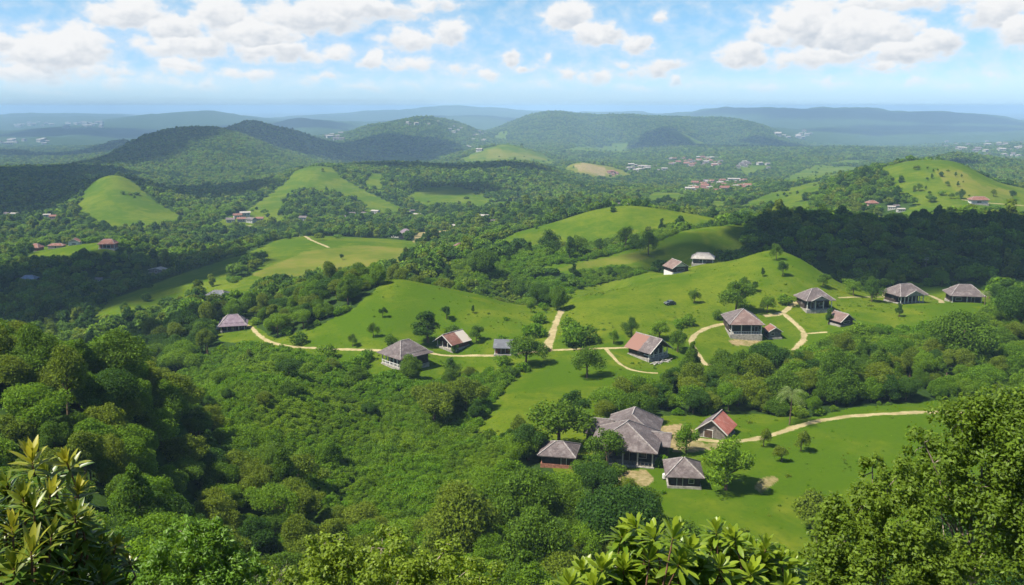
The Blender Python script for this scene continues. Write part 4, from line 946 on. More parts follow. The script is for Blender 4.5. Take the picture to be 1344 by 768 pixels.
wing(-9.4, -4.4, hy - .8, hy + 4.6, 3.2, 2.3, 'x', 'left'); wing(4.6, 8.6, hy - 4.6, hy - .2, 3.3, 1.9, 'x', 'right')
MB().box(-1.2, 1.2, -hy - 1.0, -hy - .26, -.8, .2).box(-1.2, 1.2, -hy - .65, -hy - .26, .2, .38).build("steps", M['stone'], mh)
MB().box(-hx - .9, hx + .9, -hy - 1.6, -hy - .26, -1.2, -.02 + .0).build("terrace", M['stone'], mh)

CLEAR += [(*ground(q_, r_)[:2], 7) for q_, r_ in ((728, 622), (745, 622), (740, 640))]
house("storehouse", "small grey hip roofed storehouse on a brick base behind the grove trees", 731, 614, -12, 6.4, 6.4, 1.9, dict(kind='hip', h=1.8, ov=.8, mat=['roof_grey'], ridge=(.8, .1)), plinth=.9, plinth_mat='brick', front=[('door', 1.4, 1.0, 0, 1.7)])
house("cottage", "grey pyramid roofed cottage with a pale stone footing on the lower lawn", 898, 641, -6, 6.0, 6.8, 2.0, dict(kind='hip', h=2.4, ov=.75, mat=['roof_grey'], ridge=(.15, .15)), plinth=.55, front=[('door', -.9, 1.0, 0, 1.8), ('window', 1.3, .9, .6, .8)])
house("barn", "timber barn with one red tin roof slope and one grey slope", 934, 575, -30, 6.4, 6.6, 2.0, dict(kind='gable', h=2.5, ov=.55, mat=['roof_grey', 'roof_red']), cat='barn', plinth=.15, wall='wood_grey', post='white', front=[('door', -.8, 1.9, 0, 1.8)])
hE, q = house("pavilion", "big dark plank pavilion with a double pitched grey roof and white veranda posts", 514, 483, -46, 9.6, 10.2, 3.0, dict(kind='tier', h=3.8, ov=1.1, mat=['roof_grey'], ridge=(.15, 1.6), **{'break': .78, 'mid': .15}), porch=2.4, posts=6, rail=True, plinth=.6, post='white',
              front=[('door', 0, 1.2, 0, 2.1), ('window', -2.8, 1.2, .8, 1.1), ('window', 2.8, 1.2, .8, 1.1)], clear=.9)
house("gable_house", "low gable house with rust and bleached roof slopes beside the round tree", 584, 459, -40, 7.0, 7.4, 1.9, dict(kind='gable', h=2.3, ov=.8, mat=['roof_rust', 'roof_patched'], front=1.2), porch=1.6, posts=4, wall='wood_red', plinth=.3, front=[('open', 0, 2.2, 0, 1.7)])
house("shed", "narrow shed with a dark slate lean-to roof beside the path", 660, 467, -4, 5.2, 3.8, 2.0, dict(kind='mono', h=1.7, ov=.5, mat=['roof_dark']), cat='shed', porch=1.2, posts=2, wall='wood_red', plinth=.2, post='white', front=[('door', 0, 1.2, 0, 1.7)])
hH, q = house("plank_house", "dark plank house with half rusty roof and pale cluttered gable porch", 864, 472, 38, 8.2, 8.6, 2.6, dict(kind='gable', h=3.0, ov=1.0, mat=['roof_half', 'roof_mauve'], front=1.3), porch=2.2, posts=5, rail=True, plinth=.5, post='white', gable_wall='roof_pale', front=[('door', -1, 1.1, 0, 2), ('window', 1.9, 1.3, .7, 1)])
house("rust_roof_house", "square house with rusty pyramid roof and long white veranda railing", 979, 446, -2, 10.0, 13.0, 3.3, dict(kind='tier', h=3.6, ov=.85, mat=['roof_grey', 'roof_brown'], ridge=(.3, .8), odd='front', **{'break': .9, 'mid': .06}), porch=2.8, posts=4, rail=True, plinth=.8, post='white', front=[('open', 0, 7.4, .9, 1.6), ('door', 3.9, 1.0, 0, 2.1)])
house("hut", "tiny grey hut with rusty tin gable roof near the white railing house", 1017, 445, 6, 4.3, 4.4, 2.3, dict(kind='gable', h=1.3, ov=.4, mat=['roof_rust', 'roof_rust']), cat='hut', plinth=.2, wall='wood_grey', front=[('window', -.9, 1.0, .8, .8)])
hK, q = house("gablet_house", "brown house with pale front gable and a bluish sheet on its roof", 1075, 411, 8, 9.4, 8.6, 3.2, dict(kind='hip', h=3.5, ov=.9, mat=['roof_grey', 'roof_blue'], ridge=(1.2, .15), odd='right', gablet=(3.4, 1.7, .2, 'roof_pale')), porch=2.2, posts=4, plinth=.35, post='white', front=[('door', -1.6, 1.1, 0, 2.1), ('window', 1.6, 1.4, .8, 1.1)])
house("small_rust_hut", "squat hut with a rust coloured gable roof in front of the gablet house", 1111, 427, 24, 5.4, 5.4, 1.7, dict(kind='gable', h=2.0, ov=.7, mat=['roof_brown', 'roof_rust'], front=.7), cat='hut', plinth=.35, gable_wall='wood_brown', front=[('window', 0, 2.6, .5, .7)])
house("porch_house", "grey roofed house with white posted gable porch along the upper lane", 1197, 398, 16, 10.2, 9.0, 2.9, dict(kind='hip', h=3.5, ov=1.2, mat=['roof_grey'], ridge=(2.4, .15), gablet=(4.0, 1.9, .1, 'roof_pale')), porch=3.0, posts=7, plinth=.5, post='white', front=[('door', 0, 1.3, 0, 2.1), ('window', -3, 1.3, .7, 1.1)])
house("end_house", "wide grey tiered roof house last along the upper lane", 1269, 397, -10, 10.4, 8.2, 2.6, dict(kind='tier', h=3.5, ov=1.1, mat=['roof_grey'], ridge=(2.2, .15), **{'break': .6, 'mid': .36}), porch=1.2, posts=3, plinth=.4, post='white', front=[('window', -2.6, 2.0, .6, 1.1), ('door', 2.4, 1.1, 0, 2)])
house("ridge_house", "white walled house with brown gable roof on the knoll crest", 893, 358, 18, 7.6, 7.4, 2.3, dict(kind='gable', h=2.4, ov=.8, mat=['roof_brown', 'roof_grey'], front=.9), plinth=1.0, plinth_mat='white', gable_wall='white', front=[('window', 0, 3.4, .5, .9)], clear=.8)
house("pale_roof_house", "pale flat pitched house beside the brown gabled one on the crest", 922, 347, -14, 9.2, 7.6, 2.2, dict(kind='hip', h=2.2, ov=.7, mat=['roof_pale'], ridge=(2.6, .2)), plinth=.6, wall='wood_grey', porch=1.6, posts=3, post='white', front=[('window', 0, 3, .6, 1)], clear=.8)
CLEAR += [(ground(q_, r_)[0], ground(q_, r_)[1], 8) for q_, r_ in ((300, 440), (312, 442), (306, 452), (322, 438))]
hQ, q = house("mauve_roof_house", "lone house with mauve tiered roof at the west end of the path", 306, 435, 14, 8.6, 8.0, 2.0, dict(kind='tier', h=3.3, ov=1.0, mat=['roof_mauve'], ridge=(1.8, .2), **{'break': .74, 'mid': .2}), porch=1.8, posts=5, plinth=.4, front=[('door', 0, 1.2, 0, 1.8), ('window', 2.4, 1.2, .6, .9)], clear=.8)
house("farm_shed", "grey green sheet roofed farm shed at the pasture edge", 283, 392, -12, 8.0, 6.0, 1.6, dict(kind='hip', h=1.7, ov=.7, mat=['roof_dark'], ridge=(2.2, .2)), cat='shed', plinth=.2, wall='wood_grey', front=[('door', 0, 1.6, 0, 1.5)])
house("brick_hut", "little brick hut with pale roof beside the farm shed", 261, 393, 10, 4.6, 4.0, 1.6, dict(kind='gable', h=1.1, ov=.4, mat=['roof_pale', 'roof_pale']), cat='hut', plinth=.1, wall='brick', front=[('door', 0, 1, 0, 1.4)])
house("red_house", "brick red house among trees above the hollow", 604, 333, 10, 7.4, 7.0, 3.6, dict(kind='hip', h=2.8, ov=.8, mat=['roof_rust'], ridge=(.8, .15)), plinth=.3, wall='pink', front=[('door', 0, 1.2, 0, 2), ('window', -2.2, 1.1, 1.8, 1), ('window', 2.2, 1.1, 1.8, 1)], clear=1.5)
house("valley_villa", "two storey pinkish villa by the ploughed fields in the valley", 531, 314, -6, 9.4, 8.0, 4.8, dict(kind='tier', h=3.2, ov=.9, mat=['roof_mauve'], ridge=(1.2, .2), **{'break': .6, 'mid': .4}), plinth=.3, wall='pink', front=[('window', -2.6, 1.2, 3, 1), ('window', 2.6, 1.2, 3, 1), ('door', 0, 1.3, 0, 2)], clear=1.6)
house("hillside_house", "terracotta roofed house on the green shoulder, right one of its row", 140, 327, 6, 11, 8.0, 3.0, dict(kind='tier', h=3.2, ov=.9, mat=['roof_rust'], ridge=(2.6, .2), **{'break': .6, 'mid': .36}), plinth=.6, wall='brick', porch=1.6, posts=5, front=[('open', 0, 4, .3, 1.5)], clear=1.6)
house("white_house", "white house with a brown roof between its terracotta neighbours", 97, 322, 12, 8.6, 7.0, 3.0, dict(kind='gable', h=2.4, ov=.8, mat=['roof_rust', 'roof_rust'], front=.9), plinth=.4, wall='white', gable_wall='roof_pale', front=[('window', 0, 3, .6, 1)], clear=1.6)
house("long_low_house", "long low house with terracotta roof on the green shoulder", 73, 326, 3, 12, 5.0, 2.0, dict(kind='hip', h=1.6, ov=.6, mat=['roof_rust'], ridge=(3.6, .15)), plinth=.3, wall='pink', front=[('door', 0, 1.2, 0, 1.7)], clear=1.5)
house("terracotta_house", "terracotta house at the west end of the green shoulder", 44, 330, -8, 8.4, 7.4, 2.6, dict(kind='hip', h=3.0, ov=.8, mat=['roof_rust'], ridge=(1.4, .15)), plinth=.4, wall='brick', front=[('window', 0, 2.4, .6, 1)], clear=1.5)
house("shaded_farmhouse", "grey roofed farmhouse in a shaded clearing of the left wood", 36, 372, 4, 9.0, 6.4, 2.2, dict(kind='hip', h=2.2, ov=.7, mat=['roof_blue'], ridge=(2.4, .15)), plinth=.3, wall='wood_grey', front=[('door', 0, 1.2, 0, 1.7)], clear=2.2)
house("tin_roof_barn", "pale tin roofed barn alone in the shaded wood above the pasture", 205, 359, -14, 11, 5.4, 2.0, dict(kind='gable', h=1.3, ov=.5, mat=['roof_pale', 'roof_pale']), cat='barn', plinth=.2, wall='wood_grey', front=[('door', 0, 1.6, 0, 1.6)], clear=1.8)
house("hill_farmhouse", "long white farmhouse with brown roofs at the foot of the right grass hill", 1286, 269, -4, 14, 7.0, 3.0, dict(kind='hip', h=2.6, ov=.8, mat=['roof_rust'], ridge=(4.4, .15)), plinth=.5, wall='white', porch=1.6, posts=5, post='white', front=[('window', 0, 3.4, .6, 1.2)], clear=1.8)
house("pink_house", "small pink walled house in the trees left of the right grass hill", 1146, 272, 4, 8.6, 6.4, 2.8, dict(kind='hip', h=2.2, ov=.7, mat=['roof_rust'], ridge=(2.0, .15)), plinth=.4, wall='pink', front=[('window', 0, 2.6, .6, 1.2)], clear=1.8)

# --- far houses of the valley village and the towns: little white blocks with low roofs
def hamlet():
    g = np.random.default_rng(21)
    def proto(nm, wall, roof, w, d, h, rh):
        mb = MB().box(-w / 2, w / 2, -d / 2, d / 2, -2.5, h, 0); mb.poly([(-w / 2 - .6, -d / 2 - .6, h), (w / 2 + .6, -d / 2 - .6, h), (w / 2 + .6, d / 2 + .6, h), (-w / 2 - .6, d / 2 + .6, h), (-w / 2 - .6, 0, h + rh), (w / 2 + .6, 0, h + rh)], [(0, 1, 5, 4), (2, 3, 4, 5), (3, 0, 4), (1, 2, 5), (3, 2, 1, 0)], 1)
        for x in (-w * .28, 0, w * .28): mb.box(x - .5, x + .5, -d / 2 - .04, -d / 2 + .04, h * .35, h * .7, 2)
        me = bpy.data.meshes.new(nm); me.from_pydata(mb.v, [], mb.f)
        for m_ in (wall, roof, 'glass'): me.materials.append(M[m_])
        for p_, k in zip(me.polygons, mb.m): p_.material_index = k
        return me
    ps = [proto("distant_house", 'lime_wash', 'roof_grey', 8, 6, 3.2, 1.8), proto("distant_house", 'lime_wash', 'roof_rust', 9, 6, 3.4, 2.0), proto("distant_house", 'lime_wash', 'roof_pale', 10, 7, 4.2, 1.2), proto("distant_house", 'pink', 'roof_rust', 10, 8, 4, 2.2)]
    def put(px, py, k, s, grp, lab):
        p = ground(px, py, 690 if py < 282 else 200); o = bpy.data.objects.new("distant_house", ps[k]); COL.objects.link(o); o.location = (p[0], p[1], H(p[0], p[1])[0]); o.rotation_euler = (0, 0, g.uniform(-.6, .6)); o.scale = (s, s, s)
        o['label'] = lab; o['category'] = 'house'; o['group'] = grp; CLEAR.append((p[0], p[1], 9 * s + 4)); CLEAR.append((p[0] * (1 - 9 * s / p[1]), p[1] - 9 * s, 8 * s + 3)); CLEAR.append((p[0] * (1 - 18 * s / p[1]), p[1] - 18 * s, 7 * s + 3))
    V = [(322, 284, 2, 1), (303, 292, 0, 1), (317, 291, 1, .9), (330, 292, 0, 1.1), (341, 290, 1, .8), (312, 286, 1, .9), (398, 289, 0, .9), (493, 281, 2, .9), (462, 283, 0, .8), (515, 301, 0, .7), (548, 285, 2, .8), (565, 285, 0, .7), (598, 301, 2, .9), (635, 288, 2, .9), (645, 294, 0, .8), (450, 287, 0, .7), (478, 282, 0, .7), (520, 312, 2, .7), (541, 279, 0, .7), (800, 274, 2, .9), (808, 272, 0, .9), (815, 275, 1, .9), (823, 273, 2, .9), (829, 275, 0, .8), (803, 278, 0, .8), (818, 279, 2, .8), (62, 285, 2, .7), (70, 287, 3, .7), (20, 284, 2, .8), (10, 283, 0, .8), (130, 369, 0, .5), (1170, 275, 2, .6), (1176, 273, 0, .6), (1182, 278, 2, .6)]
    for px, py, k, s in V: put(px, py, k, s, "scattered village houses", "small pale house scattered among the trees of the middle valley")
    def cluster(n, x0, x1, y0, y1, s, ks, grp, lab):
        for _ in range(n): put(g.uniform(x0, x1), y0 + (y1 - y0) * g.uniform(), int(g.choice(ks)), s * g.uniform(.7, 1.3), grp, lab)
    cluster(46, 880, 946, 208, 219, 1.2, [1, 3, 0, 2], "houses of the valley town", "tiny house of the town below the plateau"); cluster(20, 818, 880, 218, 226, 1.1, [0, 2], "houses of the valley town", "tiny house of the town below the plateau")
    cluster(40, 905, 986, 237, 252, 1.0, [1, 3, 0, 2, 2], "houses of the near town", "tiny house of the nearer town strip in the valley"); cluster(12, 968, 1010, 214, 222, 1.1, [0, 2], "houses of the near town", "tiny house of the nearer town strip in the valley")
    cluster(7, 795, 812, 227, 232, .9, [3, 1], "red roofs on the tan hill", "tiny red roofed house at the foot of the tan hill")
    cluster(16, 590, 640, 168, 200, 1.4, [0, 2], "houses on the wooded hill", "tiny white house between the wooded hill and the plateau"); cluster(7, 530, 600, 157, 166, 1.4, [0, 2], "houses on the wooded hill", "tiny white house between the wooded hill and the plateau")
    cluster(26, 1240, 1344, 186, 200, 2.0, [0, 2], "white town by the right hills", "tiny white house of the town below the right range"); cluster(14, 1290, 1344, 203, 209, 1.3, [2, 0], "white town by the right hills", "tiny white house of the town below the right range")
    cluster(12, 1020, 1066, 172, 182, 2.6, [0, 2], "white town by the right hills", "tiny white house of the town below the right range")
    cluster(34, 20, 140, 160, 168, 3.4, [0, 2], "white town on the left plain", "tiny white house on the hazy left plain"); cluster(16, 0, 64, 184, 190, 2.6, [0, 2], "white town on the left plain", "tiny white house on the hazy left plain"); cluster(10, 425, 450, 176, 186, 2.4, [0, 2], "white town on the left plain", "tiny white house on the hazy left plain")
hamlet()

def clear_of(X, Y):
    k = np.ones(len(X), bool)
    for x, y, r in CLEAR: k &= (X - x) ** 2 + (Y - y) ** 2 > r * r
    return k

# which kinds of tree dominate where
LOCAL = [([(-60, 400), (110, 405), (240, 500), (230, 640), (-60, 640)], (6, 5, 4, 5, 4, 6, 5, 1), 90, 175, .88), ([(280, 610), (430, 590), (560, 640), (540, 780), (240, 780)], (3, 3, 6, 3, 1), 60, 160, .9),
         ([(330, 470), (640, 480), (600, 580), (380, 600)], (4, 5, 7, 4, 5), 165, 280, .8), ([(960, 425), (1344, 410), (1344, 545), (960, 560)], (5, 4, 6, 5, 0, 5, 3), 190, 320, .8),
         ([(540, 290), (800, 330), (800, 400), (560, 390)], (4, 7, 5, 4), 330, 560, .6), ([(300, 350), (490, 350), (480, 445), (320, 445)], (4, 5, 4, 7), 320, 400, .8)]
def local_kinds(X, Y, I, g):
    px, py = project(X, Y, H(X, Y) + 4); px = np.nan_to_num(px, nan=-9e4); py = np.nan_to_num(py, nan=-9e4)
    for poly, ks, d0, d1, pr in LOCAL:
        m = inpoly(px, py, poly) & (Y > d0) & (Y < d1) & (g.uniform(size=len(X)) < pr); I = np.where(m, g.choice(ks, len(X)), I)
    return I
def woods():
    g = np.random.default_rng(5)
    TX, TY, TS, TI = [], [], [], []
    for d0, d1, s, sc0 in ((62, 150, 5.0, .80), (150, 330, 5.6, .85), (330, 900, 7.2, .95), (900, 2600, 8.2, .96), (2600, 5600, 12.5, 1.3)):
        X, Y = scatter(d0, d1, s, g)
        gr = cover_at(GRASS, X, Y); bu = cover_at(BUSH, X, Y); so_ = cover_at(SOILM, X, Y)
        k = (gr < .25) & (so_ < .3) & clear_of(X, Y)
        k &= (bu < .4) | (g.uniform(size=len(X)) < .10)
        # stray trees at the edge of and on the far pastures
        stray = (gr >= .25) & (Y > 430) & (g.uniform(size=len(X)) < .012 + .05 * (fbm(X / 70, Y / 70, 2, 41) > .35)) & (so_ < .3)
        k |= stray
        k &= visible(X, Y, 16 if d1 < 1000 else 30)
        X, Y = X[k], Y[k]; S = sc0 * g.uniform(.62, 1.36, len(X)) * (1 + .25 * fbm(X / 45, Y / 45, 2, 51))
        S *= np.where(stray[k], .7, 1)
        a = veil_of_species(X, Y, g); I = np.array([0, 7, 2, 1, 4, 6, 3, 5])[np.digitize(a, [-.42, -.25, -.1, .02, .14, .28, .45])]
        I = local_kinds(X, Y, I, g); I = np.where(g.uniform(size=len(X)) < .24, g.choice((8, 9, 10, 11), len(X)), I); S = np.where(cover_at(BUSH, X, Y) > .4, S * .7, S)
        TX.append(X); TY.append(Y); TS.append(S); TI.append(I)
    X, Y, S, I = (np.concatenate(v) for v in (TX, TY, TS, TI))
    return X, Y, H(X, Y), S, I

WX, WY, WZ, WS, WI = woods()
def bushes():
    g = np.random.default_rng(8); out = []
    for d0, d1, s, f in ((110, 240, 1.45, 1), (240, 570, 2.1, 1)):
        X, Y = scatter(d0, d1, s, g); bu = cover_at(BUSH, X, Y); gr = cover_at(GRASS, X, Y)
        # also the rank edge where wood meets pasture
        edge = (gr > .02) & (gr < .6)
        k = ((bu > .35) | (edge & (g.uniform(size=len(X)) < .75))) & clear_of(X, Y) & visible(X, Y, 6)
        out.append((X[k], Y[k], (s / 1.6) * g.uniform(.55, 1.25, k.sum()) * (1 + .5 * np.clip(fbm(X[k] / 16, Y[k] / 16, 3, 61), -.6, 1))))
    X, Y, S = (np.concatenate([o[i] for o in out]) for i in range(3))
    I = np.digitize(fbm(X / 22, Y / 22, 3, 71) + g.normal(size=len(X)) * .16, [-.12, .22, .36]); return X, Y, H(X, Y), S, I
BX, BY, BZ, BS, BI = bushes()

# far trees: same kinds, fewer and larger leaf clumps
FAR, VFAR = [], []
for i, (k, rc, hc, z0, mt) in enumerate(KINDS):
    cm, L = crown_mesh("far_crown", 300 + i, k, rc, hc, z0 * .6, 620, 1.15, M[mt], 1.4, .5); FAR.append(cm)
    cm, L = crown_mesh("distant_crown", 400 + i, k, rc, hc * .8, 0, 150, 2.3, M[mt], 1.2, .3); VFAR.append(cm)
NEARM = [join_meshes("wood_tree", p[:2]) for p in PROTO]

def grow():
    g = np.random.default_rng(9); D = np.hypot(WX, WY)
    px, py = project(WX, WY, WZ + 5); inview = (px > -40) & (px < 1384) & (py > 120) & (py < 900)
    size = np.where(inview, WS / D, 0); size[~visible(WX, WY, 7)] *= .1
    own = np.zeros(len(WX), bool); own[np.argsort(-size)[:NOWN]] = True
    rot = np.stack([g.normal(size=len(WX)) * .05, g.normal(size=len(WX)) * .05, g.uniform(0, 6.28, len(WX))], -1)
    sc_ = np.stack([WS * g.uniform(.8, 1.22, len(WX)), WS * g.uniform(.8, 1.22, len(WX)), WS * g.uniform(.78, 1.2, len(WX))], -1)
    lod = np.where(D < 380, 0, np.where(D < 1100, 12, 24)); m = ~own
    mass("forest", "dense broadleaf forest covering the valley slopes and the hills behind", "forest", NEARM + FAR + VFAR, WX[m], WY[m], WZ[m], (lod + WI)[m], sc_[m], rot[m])
    for i in np.nonzero(own)[0]: own_tree(WX[i], WY[i], WZ[i], sc_[i], rot[i], WI[i], px[i], py[i])
    gb = np.random.default_rng(10)
    rb = np.stack([gb.normal(size=len(BX)) * .1, gb.normal(size=len(BX)) * .1, gb.uniform(0, 6.28, len(BX))], -1)
    sb = np.stack([BS * 1.1, BS * 1.1, BS * gb.uniform(.6, 1.3, len(BX))], -1)
    mass("undergrowth", "bright green leafy undergrowth covering the slope below the village", "undergrowth", [b[0] for b in BPROTO], BX, BY, BZ, BI, sb, rb)

TREE_LOOK = {0: 'dark green round crowned', 1: 'mid green wide spreading', 2: 'dark green tall oval crowned', 3: 'olive green loose crowned', 4: 'mid green knobbly crowned', 5: 'bright green round crowned', 6: 'olive green knobbly crowned', 7: 'dark green broad crowned', 8: 'tall mid green tapering', 9: 'bright green open crowned', 10: 'tall olive green', 11: 'bright green flat spreading'}
def zone(px, py, D):
    if D > 330: return "in the wood beyond the village pasture"
    if px < 270 and py < 660: return "on the spur at the left edge"
    if px < 560: return "in the gully wood below the long pavilion" if py < 620 else "at the foot of the gully wood"
    if px < 900: return "in the grove below the main house" if py > 600 else "in the hollow between house and village path"
    return "on the bank between main house lawn and upper village" if py < 570 else "at the edge of the lower lawn"
def own_tree(x, y, z, s, rot, i, px, py, label=None, group=None):
    D = math.hypot(x, y); zn = zone(px, py, D)
    o = thing("forest_tree" if not group else "meadow_tree", label or f"{TREE_LOOK[i]} tree standing {zn}", "tree", (x, y, z), 0, group or f"{TREE_LOOK[i]} trees {zn}")
    o.rotation_euler = tuple(rot); o.scale = tuple(s)
    part("trunk", PROTO[i][1], o); part("crown", PROTO[i][0], o)
    return o
NOWN = 220
grow()

# tussocks and weeds that roughen the pasture
def tussocks():
    g = np.random.default_rng(12); X, Y = scatter(112, 430, 1.9, g); gr = cover_at(GRASS, X, Y); so_ = cover_at(SOILM, X, Y)
    k = (gr > .5) & (so_ < .2) & (g.uniform(size=len(X)) < np.clip(.20 + .55 * fbm(X / 18, Y / 18, 3, 81), .015, .5)) & visible(X, Y, 2)
    for x, y, r in CLEAR[::1]:
        if r < 6: k &= (X - x) ** 2 + (Y - y) ** 2 > (r * .75) ** 2
    X, Y = X[k], Y[k]; n = len(X); S = .22 * np.exp(g.normal(size=n) * .45)
    rot = np.stack([g.normal(size=n) * .1, g.normal(size=n) * .1, g.uniform(0, 6.28, n)], -1); sc_ = np.stack([S, S, S * g.uniform(.35, .8, n)], -1)
    ps = []
    for i, mt in enumerate(('leaf_olive', 'leaf_mid', 'leaf_bush')):
        cm, L = crown_mesh("tuft", 250 + i, 'bush', 1.5, 1.2, 0, 120, .6, M[mt], 2.4, .8); ps.append(cm)

    mass("pasture_grass", "tufts of rank grass and weeds dotted over the sunny pastures", "grass", ps, X, Y, H(X, Y), g.integers(0, 3, n), sc_, rot)
tussocks()
# ------------------------------------------------------------------ trees and bushes that stand apart, each placed and described
def lone(px, py, hpx, kind, wf, label, name="meadow_tree", cat="tree", d=None):
    p = ground(px, py) if d is None else np.array([(px - CX) / F * d, d, H((px - CX) / F * d, d)[0]])
    D = math.hypot(p[0], p[1]); dep = math.atan2(-p[2], D); h = hpx * (D / math.cos(dep)) / F / math.cos(dep) * .82
    if kind >= 20: cm, tm, rc, ht = BPROTO[kind - 20]
    elif kind >= 10: cm, tm, rc, ht = BIG[kind - 10]
    else: cm, tm, rc, ht = LONE[kind]
    s = h / ht; o = thing(name, label, cat, tuple(p), 0, None); o.rotation_euler = (random.gauss(0, .03), random.gauss(0, .03), random.uniform(0, 6.28)); o.scale = (s * wf, s * wf, s)
    if tm: part("trunk", tm, o)
    part("crown" if tm else "foliage", cm, o)
    return o
BIG = []
for i, (k, rc, hc, z0, mt) in enumerate([('clumpy', 6.4, 8.0, 1.5, 'leaf_mid'), ('wide', 7.2, 6.6, 2.4, 'leaf_deep'), ('round', 6.2, 8.4, 1.6, 'leaf_mid'), ('clumpy', 6.8, 7.4, 1.6, 'leaf_olive'), ('wide', 7.0, 6.0, 2.6, 'leaf_bright'), ('airy', 6.6, 6.0, 3.0, 'leaf_olive')]):
    cm, L = crown_mesh("crown", 500 + i, k, rc, hc, z0, 15000, .40, M[mt], 1.7, .5); BIG.append((cm, trunk_mesh("trunk", 500 + i, L, z0 + hc * .6, .38, 7), rc, z0 + hc))
